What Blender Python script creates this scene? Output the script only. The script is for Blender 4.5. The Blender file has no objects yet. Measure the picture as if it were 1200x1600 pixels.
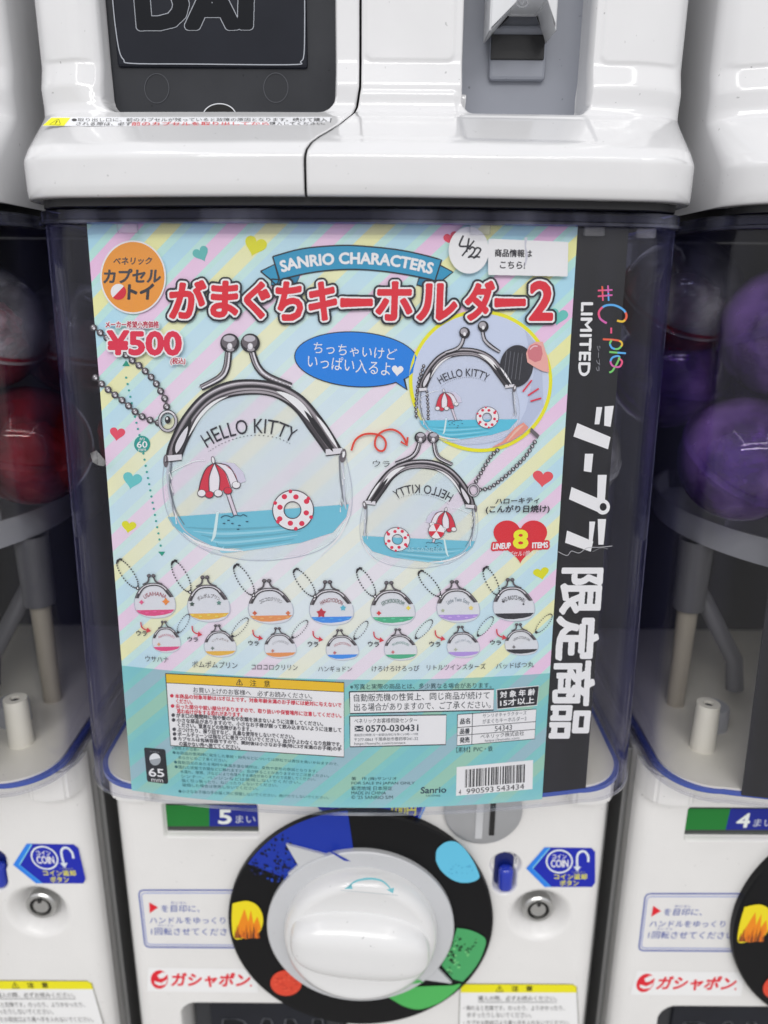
import bpy, bmesh, math, random
import numpy as np
from mathutils import Matrix, Vector
from mathutils.geometry import tessellate_polygon
random.seed(7); rng = np.random.default_rng(7)
S = bpy.context.scene; COL = S.collection
R = math.radians
Z0 = 1.20                      # height of the camera above the floor, metres
PITCH = 0.300                  # distance from one machine to the next
# ---------------------------------------------------------------- camera
CAM = Vector((0.0115, -0.369, 0.0)); F = 1200.0
ROT = Matrix.Rotation(R(73.0), 3, 'X') @ Matrix.Rotation(R(0.4), 3, 'Z')
cd = bpy.data.cameras.new('camera'); cam = bpy.data.objects.new('camera', cd); COL.objects.link(cam)
cam.matrix_world = Matrix.Translation(CAM + Vector((0, 0, Z0))) @ ROT.to_4x4()
cd.sensor_fit = 'VERTICAL'; cd.sensor_height = 36; cd.sensor_width = 27; cd.lens = F / 1600 * 36
cd.clip_start = 0.01; cd.clip_end = 50
cd.dof.use_dof = True; cd.dof.focus_distance = 0.350; cd.dof.aperture_fstop = 5.6
S.camera = cam
# ---------------------------------------------------------------- room light
w = bpy.data.worlds.new('World'); S.world = w; w.use_nodes = True
wn = w.node_tree; bg = wn.nodes['Background']
geo = wn.nodes.new('ShaderNodeNewGeometry'); sep = wn.nodes.new('ShaderNodeSeparateXYZ'); rmp = wn.nodes.new('ShaderNodeValToRGB')
mr = wn.nodes.new('ShaderNodeMapRange'); mr.inputs[1].default_value = -1; mr.inputs[2].default_value = 1
wn.links.new(geo.outputs['Incoming'], sep.inputs[0]); wn.links.new(sep.outputs[2], mr.inputs[0]); wn.links.new(mr.outputs[0], rmp.inputs[0])
# incoming points back at the viewer: 0 = looking straight up, 1 = looking straight down
cr = rmp.color_ramp; cr.elements[0].position = 0.0; cr.elements[0].color = (.62, .63, .66, 1)
cr.elements[1].position = 1.0; cr.elements[1].color = (.85, .84, .83, 1)
for q_, c_ in ((.15, (.72, .72, .74, 1)), (.37, (.78, .78, .80, 1)), (.47, (.50, .50, .52, 1)), (.60, (.44, .44, .45, 1)), (.74, (.82, .81, .80, 1))):
    e = cr.elements.new(q_); e.color = c_
wn.links.new(rmp.outputs[0], bg.inputs[0]); bg.inputs[1].default_value = 0.90

def area(name, loc, target, sx, sy, power, col=(1, .985, .96)):
    l = bpy.data.lights.new(name, 'AREA'); l.shape = 'RECTANGLE'; l.size = sx; l.size_y = sy; l.energy = power; l.color = col
    o = bpy.data.objects.new(name, l); COL.objects.link(o)
    o.location = (loc[0], loc[1], loc[2] + Z0)
    d = Vector(target) - Vector(loc); o.rotation_euler = d.to_track_quat('-Z', 'Y').to_euler()
    return o
# long ceiling fluorescent fittings of the shop
area('ceiling_tube_light', (-.60, -.80, 1.30), (-.60, -.80, 0), .10, 2.0, 2.2)
area('ceiling_tube_light', (.75, -1.1, 1.30), (.75, -1.1, 0), .10, 2.0, 2.2)
area('ceiling_tube_light', (.10, -1.9, 1.50), (.10, -.4, 0), 2.4, .16, 8)
area('ceiling_tube_light', (-.2, -2.6, 1.48), (-.2, -.4, 0), 2.4, .16, 15)
S.view_settings.view_transform = 'Standard'; S.view_settings.look = 'None'
S.view_settings.exposure = 0.45; S.view_settings.gamma = 1
S.cycles.transparent_max_bounces = 32; S.cycles.max_bounces = 10; S.cycles.diffuse_bounces = 4; S.cycles.glossy_bounces = 5
S.cycles.sample_clamp_indirect = 4.0; S.cycles.caustics_reflective = False; S.cycles.caustics_refractive = False

# ---------------------------------------------------------------- materials
def lin(c):
    c = c / 255.0
    return c / 12.92 if c <= .04045 else ((c + .055) / 1.055) ** 2.4
MATS = {}
def pmat(name, col, rough=.4, metal=0, coat=0, spec=.5, bump=None, mottle=0, trans=0):
    if name in MATS: return MATS[name]
    m = bpy.data.materials.new(name); m.use_nodes = True; nt = m.node_tree; b = nt.nodes['Principled BSDF']
    b.inputs['Base Color'].default_value = (*col, 1); b.inputs['Roughness'].default_value = rough
    b.inputs['Metallic'].default_value = metal; b.inputs['Coat Weight'].default_value = coat; b.inputs['Coat Roughness'].default_value = .06
    b.inputs['Specular IOR Level'].default_value = spec
    tc = nt.nodes.new('ShaderNodeTexCoord')
    if mottle:
        n = nt.nodes.new('ShaderNodeTexNoise'); n.inputs['Scale'].default_value = 28; n.inputs['Detail'].default_value = 6
        mp = nt.nodes.new('ShaderNodeMapRange'); mp.inputs[1].default_value = .3; mp.inputs[2].default_value = .7
        mp.inputs[3].default_value = 1 - mottle; mp.inputs[4].default_value = 1
        mx = nt.nodes.new('ShaderNodeMix'); mx.data_type = 'RGBA'; mx.blend_type = 'MULTIPLY'; mx.inputs[0].default_value = 1
        mx.inputs[6].default_value = (*col, 1)
        nt.links.new(tc.outputs['Object'], n.inputs[0]); nt.links.new(n.outputs[0], mp.inputs[0]); nt.links.new(mp.outputs[0], mx.inputs[7])
        nt.links.new(mx.outputs[2], b.inputs['Base Color'])
        # sparse specks of dust and grime
        vn = nt.nodes.new('ShaderNodeTexNoise'); vn.inputs['Scale'].default_value = 420; vn.inputs['Detail'].default_value = 2
        vr = nt.nodes.new('ShaderNodeMapRange'); vr.inputs[1].default_value = .735; vr.inputs[2].default_value = .78; vr.inputs[3].default_value = 1; vr.inputs[4].default_value = .62
        mx2 = nt.nodes.new('ShaderNodeMix'); mx2.data_type = 'RGBA'; mx2.blend_type = 'MULTIPLY'; mx2.inputs[0].default_value = 1
        nt.links.new(tc.outputs['Object'], vn.inputs[0]); nt.links.new(vn.outputs[0], vr.inputs[0]); nt.links.new(mx.outputs[2], mx2.inputs[6]); nt.links.new(vr.outputs[0], mx2.inputs[7])
        nt.links.new(mx2.outputs[2], b.inputs['Base Color'])
        m2 = nt.nodes.new('ShaderNodeMapRange'); m2.inputs[3].default_value = rough * .8; m2.inputs[4].default_value = rough * 1.4
        nt.links.new(n.outputs[0], m2.inputs[0]); nt.links.new(m2.outputs[0], b.inputs['Roughness'])
    if bump:
        n = nt.nodes.new('ShaderNodeTexNoise'); n.inputs['Scale'].default_value = bump[0]; n.inputs['Detail'].default_value = 4
        bp = nt.nodes.new('ShaderNodeBump'); bp.inputs['Strength'].default_value = bump[1]; bp.inputs['Distance'].default_value = .001
        nt.links.new(tc.outputs['Object'], n.inputs[0]); nt.links.new(n.outputs[0], bp.inputs['Height']); nt.links.new(bp.outputs[0], b.inputs['Normal'])
    MATS[name] = m; return m
def ink(rgb, gain=1.26):
    """printing ink on glossy paper or sticker film"""
    k = 'ink_%02x%02x%02x' % tuple(int(c) for c in rgb)
    return pmat(k, tuple(min(.89, lin(c) * gain) if max(rgb) > 90 else lin(c) for c in rgb), .35, spec=.35, bump=(900, .05))
WHITE = pmat('white_plastic', (.725, .725, .735), .11, coat=.6, mottle=.05, bump=(60, .05))
PANEL = pmat('white_satin_plastic', (.84, .83, .815), .30, coat=.15, mottle=.05, bump=(500, .08))
KNOBM = pmat('white_knob_plastic', (.78, .78, .78), .20, coat=.3, mottle=.02)
INKBLACK = pmat('black_dial_print', (.006, .006, .007), .45, spec=.2)
BLACK = pmat('black_plastic', (.010, .010, .011), .22, mottle=.3)
GASKET = pmat('black_gasket', (.008, .008, .010), .5)
SMOKE = pmat('smoked_flap_plastic', (.040, .042, .048), .16, spec=.25, mottle=.3, bump=(140, .03))
SMOKE3 = pmat('smoked_letter_fill', (.006, .007, .010), .14, spec=.2)
SMOKE2 = pmat('smoked_inner_plate', (.016, .018, .026), .14, spec=.22, mottle=.25)
GREYP = pmat('grey_recess_plastic', (.27, .285, .33), .38, mottle=.06)
GREYL = pmat('light_grey_plastic', (.60, .61, .63), .3, mottle=.05)
GREYT = pmat('grey_tray_plastic', (.44, .45, .49), .42, mottle=.08)
CREAM = pmat('cream_floor_plastic', (.82, .79, .70), .35, mottle=.08)
ARMG = pmat('dark_grey_arm', (.12, .12, .13), .5)
DARK = pmat('dark_plastic_and_shade', (.012, .012, .014), .6)  # dark plastic; on the case walls this colour also carries interior shade
STEEL = pmat('steel', (.55, .55, .54), .28, metal=1)
BLUEP = pmat('blue_button_plastic', (.01, .035, .45), .15, coat=.4)
ALU = pmat('aluminium_rail', (.30, .30, .30), .45, metal=.6)

def glass(name, face, graze, haze=.018, rough=.03, streak=(110, 110, 3), bumpv=.10, hazecol=(.6, .62, .72), power=3.2, gh=0):
    """clear tinted plastic: tint grows with the path at grazing angles, reflection by Fresnel, faint vertical wipe marks"""
    if name in MATS: return MATS[name]
    m = bpy.data.materials.new(name); m.use_nodes = True; nt = m.node_tree; N = nt.nodes; L = nt.links
    N.remove(N['Principled BSDF']); out = N['Material Output']
    lw = N.new('ShaderNodeLayerWeight'); lw.inputs[0].default_value = .5
    pw = N.new('ShaderNodeMath'); pw.operation = 'POWER'; pw.inputs[1].default_value = power; L.new(lw.outputs['Facing'], pw.inputs[0])
    mx = N.new('ShaderNodeMix'); mx.data_type = 'RGBA'; mx.inputs[6].default_value = (*face, 1); mx.inputs[7].default_value = (*graze, 1)
    L.new(pw.outputs[0], mx.inputs[0])
    tr = N.new('ShaderNodeBsdfTransparent'); L.new(mx.outputs[2], tr.inputs[0])
    tc = N.new('ShaderNodeTexCoord'); mp = N.new('ShaderNodeMapping'); mp.inputs['Scale'].default_value = streak
    L.new(tc.outputs['Object'], mp.inputs[0]); no = N.new('ShaderNodeTexNoise'); no.inputs['Scale'].default_value = 1; no.inputs['Detail'].default_value = 5
    L.new(mp.outputs[0], no.inputs[0])
    df = N.new('ShaderNodeBsdfDiffuse'); df.inputs[0].default_value = (*hazecol, 1)
    hz = N.new('ShaderNodeMapRange'); hz.inputs[1].default_value = .42; hz.inputs[2].default_value = .75; hz.inputs[3].default_value = haze * .35; hz.inputs[4].default_value = haze * 3
    L.new(no.outputs[0], hz.inputs[0])
    hs = hz.outputs[0]
    if gh:       # the tinted plastic scatters more of its own colour along a grazing path
        a1 = N.new('ShaderNodeMath'); a1.operation = 'MULTIPLY_ADD'; a1.inputs[1].default_value = gh; L.new(pw.outputs[0], a1.inputs[0]); L.new(hs, a1.inputs[2]); hs = a1.outputs[0]
        hc = N.new('ShaderNodeMix'); hc.data_type = 'RGBA'; hc.inputs[6].default_value = (*hazecol, 1); hc.inputs[7].default_value = (.05, .045, .30, 1)
        L.new(pw.outputs[0], hc.inputs[0]); L.new(hc.outputs[2], df.inputs[0])
    m1 = N.new('ShaderNodeMixShader'); L.new(hs, m1.inputs[0]); L.new(tr.outputs[0], m1.inputs[1]); L.new(df.outputs[0], m1.inputs[2])
    gl = N.new('ShaderNodeBsdfGlossy'); gl.inputs['Roughness'].default_value = rough
    bp = N.new('ShaderNodeBump'); bp.inputs['Strength'].default_value = bumpv; bp.inputs['Distance'].default_value = .0006
    L.new(no.outputs[0], bp.inputs['Height']); L.new(bp.outputs[0], gl.inputs['Normal'])
    fr = N.new('ShaderNodeFresnel'); ge = N.new('ShaderNodeNewGeometry'); io = N.new('ShaderNodeMapRange'); io.inputs[3].default_value = 1.33; io.inputs[4].default_value = 1 / 1.33
    L.new(ge.outputs['Backfacing'], io.inputs[0]); L.new(io.outputs[0], fr.inputs[0])      # thin sheet: the same reflection from either side
    m2 = N.new('ShaderNodeMixShader'); L.new(fr.outputs[0], m2.inputs[0]); L.new(m1.outputs[0], m2.inputs[1]); L.new(gl.outputs[0], m2.inputs[2])
    L.new(m2.outputs[0], out.inputs[0]); MATS[name] = m; return m
CASE = glass('clear_blue_tinted_case', (.995, .995, .997), (.10, .10, .44), haze=.003, hazecol=(.40, .40, .75), gh=.20, power=3.2)
RIMM = glass('case_rim_plastic', (.50, .50, .74), (.04, .04, .32), haze=.08, streak=(60, 60, 3))
BLUERIM = pmat('blue_tray_rim', (.03, .08, .42), .25, coat=.3)
VIO = glass('violet_capsule_plastic', (.62, .42, .82), (.22, .07, .42), haze=.13, streak=(30, 30, 30), bumpv=.02, hazecol=(.48, .28, .78))
RED = glass('red_capsule_plastic', (.75, .10, .16), (.35, .02, .06), haze=.07, streak=(30, 30, 30), bumpv=.02, hazecol=(.7, .12, .2))
CLR = glass('clear_capsule_plastic', (.93, .93, .95), (.55, .55, .62), haze=.10, streak=(30, 30, 30), bumpv=.03, hazecol=(.8, .8, .85))
BAG = glass('crumpled_bag_film', (.90, .90, .93), (.5, .5, .6), haze=.10, rough=.12, streak=(90, 90, 90), bumpv=.6, hazecol=(.8, .75, .8))

# ---------------------------------------------------------------- geometry helpers
def mesh(name, V, Fc, mats, midx=None, smooth=False, uv=None):
    me = bpy.data.meshes.new(name)
    me.from_pydata(np.asarray(V, float).tolist(), [], Fc if isinstance(Fc, list) else [tuple(map(int, f)) for f in Fc])
    for m in (mats if isinstance(mats, (list, tuple)) else [mats]): me.materials.append(m)
    if midx is not None: me.polygons.foreach_set('material_index', np.asarray(midx, dtype=np.int32))
    if smooth: me.polygons.foreach_set('use_smooth', [True] * len(me.polygons))
    if uv is not None:
        ul = me.uv_layers.new(name='uv'); li = np.empty(len(me.loops), dtype=np.int32); me.loops.foreach_get('vertex_index', li)
        ul.data.foreach_set('uv', np.asarray(uv, dtype=np.float32)[li].ravel())
    me.update(); return me
def thing(name, label, cat, loc, group=None):
    o = bpy.data.objects.new(name, None); COL.objects.link(o); o.empty_display_size = .01
    o.location = (loc[0], loc[1], loc[2] + Z0); o['label'] = label; o['category'] = cat
    if group: o['group'] = group
    return o
def wloc(o):
    v = Vector(o.location)
    while o.parent: o = o.parent; v += Vector(o.location)
    return v
def part(name, me, parent, label=None, smooth=None):
    """me is given in scene coordinates (camera height = 0); it is moved into the frame of its parent"""
    o = bpy.data.objects.new(name, me); COL.objects.link(o)
    if parent is not None:
        v = wloc(parent); me.transform(Matrix.Translation((-v.x, -v.y, -v.z + Z0))); o.parent = parent
    if label: o['label'] = label
    if smooth is not None: shade(o, smooth)
    return o
def shade(o, deg=35):
    o.data.polygons.foreach_set('use_smooth', [True] * len(o.data.polygons))
    bm = bmesh.new(); bm.from_mesh(o.data); a = R(deg)
    for e in bm.edges:
        if len(e.link_faces) == 2 and e.calc_face_angle(0) > a: e.smooth = False
    bm.to_mesh(o.data); bm.free()
def bm_mesh(name, bm, mat):
    me = bpy.data.meshes.new(name); bmesh.ops.recalc_face_normals(bm, faces=bm.faces); bm.to_mesh(me); bm.free(); me.materials.append(mat); return me
def box(name, c, s, mat, bev=.001, seg=2, rotx=0, rotz=0):
    bm = bmesh.new(); bmesh.ops.create_cube(bm, size=1)
    bmesh.ops.scale(bm, vec=s, verts=bm.verts)
    if bev: bmesh.ops.bevel(bm, geom=bm.edges[:], offset=bev, segments=seg, affect='EDGES', profile=.5)
    M = Matrix.Translation(c) @ Matrix.Rotation(rotz, 4, 'Z') @ Matrix.Rotation(rotx, 4, 'X')
    bmesh.ops.transform(bm, matrix=M, verts=bm.verts)
    return bm_mesh(name, bm, mat)
def lathe(name, prof, mat, c, axis='Y', n=64, start=0, span=2 * math.pi):
    """prof: (radius, height along the axis) pairs"""
    V = []; Fc = []; k = len(prof); full = abs(span - 2 * math.pi) < 1e-6; m = n if full else n + 1
    for i in range(m):
        a = start + span * i / n
        for r, h in prof:
            p = (r * math.cos(a), h, r * math.sin(a)) if axis == 'Y' else (r * math.cos(a), r * math.sin(a), h)
            V.append((c[0] + p[0], c[1] + p[1], c[2] + p[2]))
    for i in range(n):
        j = (i + 1) % m
        for q in range(k - 1):
            f = [i * k + q, i * k + q + 1, j * k + q + 1, j * k + q]
            Fc.append(f)
    bm = bmesh.new(); me = mesh(name, V, Fc, mat); bm.from_mesh(me)
    bmesh.ops.remove_doubles(bm, verts=bm.verts, dist=1e-6); bmesh.ops.recalc_face_normals(bm, faces=bm.faces); bm.to_mesh(me); bm.free()
    return me
def prism(name, pts, z0, z1, mat, bev=0):
    """pts: outline in (x, y); extruded z0..z1"""
    bm = bmesh.new(); vs = [bm.verts.new((x, y, z0)) for x, y in pts]; f = bm.faces.new(vs)
    r = bmesh.ops.extrude_face_region(bm, geom=[f]); bmesh.ops.translate(bm, vec=(0, 0, z1 - z0), verts=[v for v in r['geom'] if isinstance(v, bmesh.types.BMVert)])
    if bev: bmesh.ops.bevel(bm, geom=bm.edges[:], offset=bev, segments=2, affect='EDGES')
    return bm_mesh(name, bm, mat)
def tube(name, pts, r, mat, n=10):
    bm = bmesh.new(); rings = []
    P = [Vector(p) for p in pts]
    for i, p in enumerate(P):
        t = (P[min(i + 1, len(P) - 1)] - P[max(i - 1, 0)]).normalized(); u = t.orthogonal().normalized() if i == 0 else (u - t * u.dot(t)).normalized(); v = t.cross(u)
        rings.append([bm.verts.new(p + r * (math.cos(a) * u + math.sin(a) * v)) for a in [2 * math.pi * k / n for k in range(n)]])
    for a, b in zip(rings, rings[1:]):
        for k in range(n): bm.faces.new((a[k], a[(k + 1) % n], b[(k + 1) % n], b[k]))
    bm.faces.new(rings[0]); bm.faces.new(rings[-1]); return bm_mesh(name, bm, mat)

# ---------------------------------------------------------------- where a point measured in the photograph lies on a real surface
Rm = np.array(ROT)
def rays(P):
    P = np.asarray(P, float); D = np.stack([(P[:, 0] - 600) / F, -(P[:, 1] - 800) / F, -np.ones(len(P))], 1)
    return D @ Rm.T
C0 = np.array(CAM)
def plane_map(Y):
    def f(P, off=0):
        D = rays(P); t = (Y - off - C0[1]) / D[:, 1]; return C0 + D * t[:, None]
    return f
def poster_Y(x, z):                    # the sheet leans forward at the foot and bows round the front of the case
    k = np.clip((z + .2545) / (.0217 + .2545), -.2, 1.3)
    return -.044 + (.0165) * k + x * x / 1.12
def poster_map(P, off=0, f=poster_Y):
    D = rays(P); t = np.full(len(D), .33)
    for _ in range(12):
        X = C0 + D * t[:, None]; t = (f(X[:, 0], X[:, 2]) - off - C0[1]) / D[:, 1]
    return C0 + D * t[:, None]
# ---------------------------------------------------------------- flat printing: shapes drawn as thin layers of ink
_txt = {}
def glyphs(s, bold=0):
    k = (s, bold)
    if k in _txt: return _txt[k]
    c = bpy.data.curves.new('t', 'FONT'); c.body = s; c.resolution_u = 3; c.offset = bold
    o = bpy.data.objects.new('t', c); COL.objects.link(o)
    me = bpy.data.meshes.new_from_object(o.evaluated_get(bpy.context.evaluated_depsgraph_get()))
    V = np.array([v.co[:2] for v in me.vertices]); Fc = [tuple(p.vertices) for p in me.polygons]
    bpy.data.objects.remove(o); bpy.data.curves.remove(c); bpy.data.meshes.remove(me)
    lo = V.min(0); hi = V.max(0); V = (V - lo) / np.maximum(hi - lo, 1e-9)
    _txt[k] = (V, Fc, hi - lo); return _txt[k]
def q4(Q, U):
    """unit square (u right, v up) to the quad TL, TR, BR, BL"""
    Q = np.asarray(Q, float); u = U[:, :1]; v = U[:, 1:2]
    return (1 - u) * v * Q[0] + u * v * Q[1] + u * (1 - v) * Q[2] + (1 - u) * (1 - v) * Q[3]
def rect(x0, y0, x1, y1, sk=0): return [(x0, y0), (x1, y0 + sk), (x1, y1 + sk), (x0, y1)]
def text(s, Q, bold=0):
    V, Fc, _ = glyphs(s, 0); V = q4(Q, V); Q = np.asarray(Q, float)
    em = min(np.hypot(*(Q[3] - Q[0])), np.hypot(*(Q[1] - Q[0])))
    if em < 6 or bold <= 0: return V, Fc
    return mask_shape((V, Fc), bold * em, max(.17, min(em / 34, .42)))
def along(pts, n=200):
    P = np.asarray(pts, float); d = np.r_[0, np.cumsum(np.hypot(*np.diff(P, axis=0).T))]
    tt = np.linspace(0, 1, len(P)); T = np.linspace(0, 1, n)
    # smooth interpolation (Catmull-Rom by chord)
    out = []
    for t in T * (len(P) - 1):
        i = min(int(t), len(P) - 2); f = t - i
        p0 = P[max(i - 1, 0)]; p1 = P[i]; p2 = P[i + 1]; p3 = P[min(i + 2, len(P) - 1)]
        out.append(.5 * (2 * p1 + (p2 - p0) * f + (2 * p0 - 5 * p1 + 4 * p2 - p3) * f * f + (3 * p1 - p0 - 3 * p2 + p3) * f ** 3))
    return np.array(out)
def arctext(s, base, h, bold=0, flip=False):
    V, Fc, _ = glyphs(s, 0); C = along(base, 300); d = np.r_[0, np.cumsum(np.hypot(*np.diff(C, axis=0).T))]; d /= d[-1]
    u = 1 - V[:, 0] if flip else V[:, 0]
    x = np.interp(u, d, C[:, 0]); y = np.interp(u, d, C[:, 1])
    T = np.gradient(C, axis=0); tx = np.interp(u, d, T[:, 0]); ty = np.interp(u, d, T[:, 1]); l = np.hypot(tx, ty)
    return np.stack([x + ty / l * V[:, 1] * h, y - tx / l * V[:, 1] * h], 1), Fc
def poly(pts):
    P = [Vector((p[0], p[1], 0)) for p in pts]; return np.array(pts, float), [tuple(t) for t in tessellate_polygon([P])]
def ell(cx, cy, rx, ry=None, rot=0, n=36, a0=0, a1=360):
    ry = rx if ry is None else ry; r = R(rot)
    A = [R(a0 + (a1 - a0) * i / n) for i in range(n if a1 - a0 == 360 else n + 1)]
    return [(cx + rx * math.cos(a) * math.cos(r) - ry * math.sin(a) * math.sin(r), cy + rx * math.cos(a) * math.sin(r) + ry * math.sin(a) * math.cos(r)) for a in A]
def disc(*a, **k): return poly(ell(*a, **k))
def stroke(pts, w, closed=False, smooth=True, n=None):
    P = np.asarray(pts, float)
    if closed: P = np.vstack([P, P[:1]])
    if smooth and len(P) > 2 and not closed: P = along(P, n or max(12, len(P) * 6))
    T = np.gradient(P, axis=0)
    if closed: T[0] = T[-1] = P[1] - P[-2]
    T /= np.maximum(np.hypot(T[:, 0], T[:, 1]), 1e-9)[:, None]; N = np.stack([-T[:, 1], T[:, 0]], 1)
    W = np.asarray(w, float) if np.ndim(w) else np.full(len(P), float(w))
    if len(W) != len(P): W = np.interp(np.linspace(0, 1, len(P)), np.linspace(0, 1, len(W)), W)
    V = np.vstack([P + N * W[:, None] / 2, P - N * W[:, None] / 2]); m = len(P)
    return V, [(i, i + 1, m + i + 1, m + i) for i in range(m - 1)]
def heart(cx, cy, w_, h_, rot=0, n=40):
    r = R(rot); pts = []
    for i in range(n):
        t = 2 * math.pi * i / n
        x = 16 * math.sin(t) ** 3 / 16 * w_ / 2; y = -(13 * math.cos(t) - 5 * math.cos(2 * t) - 2 * math.cos(3 * t) - math.cos(4 * t) + 2.5) / 14.5 * h_ / 2
        pts.append((cx + x * math.cos(r) - y * math.sin(r), cy + x * math.sin(r) + y * math.cos(r)))
    return poly(pts)
def join(*shapes):
    V = []; Fc = []; n = 0
    for v, f in shapes:
        V.append(v); Fc += [tuple(i + n for i in t) for t in f]; n += len(v)
    return np.vstack(V), Fc
def xf(shape, A, b):
    v, f = shape; return v @ np.array(A, float).T + np.array(b, float), f
def mask_shape(shape, grow, step=.5, hole_round=0):
    """the outline of a shape grown by some pixels with round corners, filled as rows of thin bars"""
    V, Fc = shape; pad = max(grow, 0) + 2; lo = V.min(0) - pad; hi = V.max(0) + pad
    nx = int((hi[0] - lo[0]) / step) + 1; ny = int((hi[1] - lo[1]) / step) + 1
    X = lo[0] + (np.arange(nx) + .5) * step; Y = lo[1] + (np.arange(ny) + .5) * step; M = np.zeros((ny, nx), bool)
    for f in Fc:
        for k in range(1, len(f) - 1):
            a, b, c = V[f[0]], V[f[k]], V[f[k + 1]]
            i0 = max(int((min(a[0], b[0], c[0]) - lo[0]) / step) - 1, 0); i1 = int((max(a[0], b[0], c[0]) - lo[0]) / step) + 2
            j0 = max(int((min(a[1], b[1], c[1]) - lo[1]) / step) - 1, 0); j1 = int((max(a[1], b[1], c[1]) - lo[1]) / step) + 2
            gx, gy = np.meshgrid(X[i0:i1], Y[j0:j1])
            def s(p, q): return (q[0] - p[0]) * (gy - p[1]) - (q[1] - p[1]) * (gx - p[0])
            s1, s2, s3 = s(a, b), s(b, c), s(c, a)
            M[j0:j1, i0:i1] |= ((s1 >= 0) & (s2 >= 0) & (s3 >= 0)) | ((s1 <= 0) & (s2 <= 0) & (s3 <= 0))
    if grow > 0:
        g = grow / step; G = int(g); O = np.zeros_like(M)
        for dy in range(-G, G + 1):
            wdt = int(math.sqrt(max(g * g - dy * dy, 0)))
            row = np.zeros_like(M); src = np.zeros_like(M)
            if dy >= 0: src[dy:] = M[:ny - dy]
            else: src[:dy] = M[-dy:]
            cs = np.cumsum(np.pad(src.astype(np.int32), ((0, 0), (wdt + 1, wdt))), axis=1)
            O |= (cs[:, 2 * wdt + 1:] - cs[:, :-(2 * wdt + 1)]) > 0
        M = O
    vs = []; fs = []
    for j in range(ny):
        d = np.diff(np.r_[0, M[j].astype(np.int8), 0]); st = np.where(d == 1)[0]; en = np.where(d == -1)[0]
        for a, b in zip(st, en):
            n = len(vs); x0 = lo[0] + a * step; x1 = lo[0] + b * step; y0 = lo[1] + j * step; y1 = y0 + step
            vs += [(x0, y0), (x1, y0), (x1, y1), (x0, y1)]; fs.append((n, n + 1, n + 2, n + 3))
    return np.array(vs), fs
LAYER = 6e-5
class Ink:
    """collects coloured shapes in the plane of the picture and lays them on a real surface, one thin layer above another"""
    def __init__(s): s.L = []
    def add(s, shape, col, layer): s.L.append((shape, ink(col) if isinstance(col, tuple) else col, layer)); return s
    def build(s, name, parent, mp, base=1, label=None, cut=22):
        mats = []; V = []; Fc = []; mi = []; n = 0
        for (v, f), m, ly in s.L:
            if m not in mats: mats.append(m)
            v = np.asarray(v, float)
            if cut and (v[:, 0].max() - v[:, 0].min()) > cut * 1.2:
                bm = bmesh.new(); bv = [bm.verts.new((p[0], p[1], 0)) for p in v]
                for t in f:
                    if len(set(t)) == len(t):
                        try: bm.faces.new([bv[i] for i in t])
                        except ValueError: pass
                x = math.ceil(v[:, 0].min() / cut) * cut
                while x < v[:, 0].max():
                    bmesh.ops.bisect_plane(bm, geom=bm.verts[:] + bm.edges[:] + bm.faces[:], plane_co=(x, 0, 0), plane_no=(1, 0, 0)); x += cut
                bm.verts.index_update(); v = np.array([(q.co.x, q.co.y) for q in bm.verts]); f = [tuple(q.index for q in t.verts) for t in bm.faces]; bm.free()
            P = mp(v, (base + ly) * LAYER)
            V.append(P); k = mats.index(m)
            for t in f: Fc.append(tuple(i + n for i in t)); mi.append(k)
            n += len(v)
        V = np.vstack(V)
        # turn every face toward the viewer
        T3 = np.array([t[:3] for t in Fc]); nn = np.cross(V[T3[:, 1]] - V[T3[:, 0]], V[T3[:, 2]] - V[T3[:, 0]])[:, 1]
        out = [t if q < 0 else t[::-1] for t, q in zip(Fc, nn)]
        return part(name, mesh(name, V, out, mats, mi), parent, label)
def simple(name, parent, mp, items, base=1, label=None):
    I = Ink()
    for it in items: I.add(*it)
    return I.build(name, parent, mp, base, label)
# ================================================================= the machines
def smooth_curve(P, n, sig):
    P = np.asarray(P, float); d = np.r_[0, np.cumsum(np.hypot(*np.diff(P[:, :2], axis=0).T))]
    T = np.linspace(0, d[-1], 1200); Q = np.stack([np.interp(T, d, P[:, k]) for k in range(P.shape[1])], 1)
    s = sig / (d[-1] / 1200); m = int(4 * s); ker = np.exp(-.5 * (np.arange(-m, m + 1) / s) ** 2); ker /= ker.sum()
    G = np.stack([np.convolve(np.pad(Q[:, k], m, mode='reflect', reflect_type='odd'), ker, 'valid') for k in range(Q.shape[1])], 1)
    i = np.linspace(0, 1199, n).astype(int); return G[i]
def sd_box(x, z, x0, x1, z0, z1, r):
    qx = np.abs(x - (x0 + x1) / 2) - (x1 - x0) / 2 + r; qz = np.abs(z - (z0 + z1) / 2) - (z1 - z0) / 2 + r
    return np.hypot(np.maximum(qx, 0), np.maximum(qz, 0)) + np.minimum(np.maximum(qx, qz), 0) - r
def sst(a, b, x):
    t = np.clip((x - a) / (b - a), 0, 1); return t * t * (3 - 2 * t)
HW = .1435; CR = .030
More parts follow.
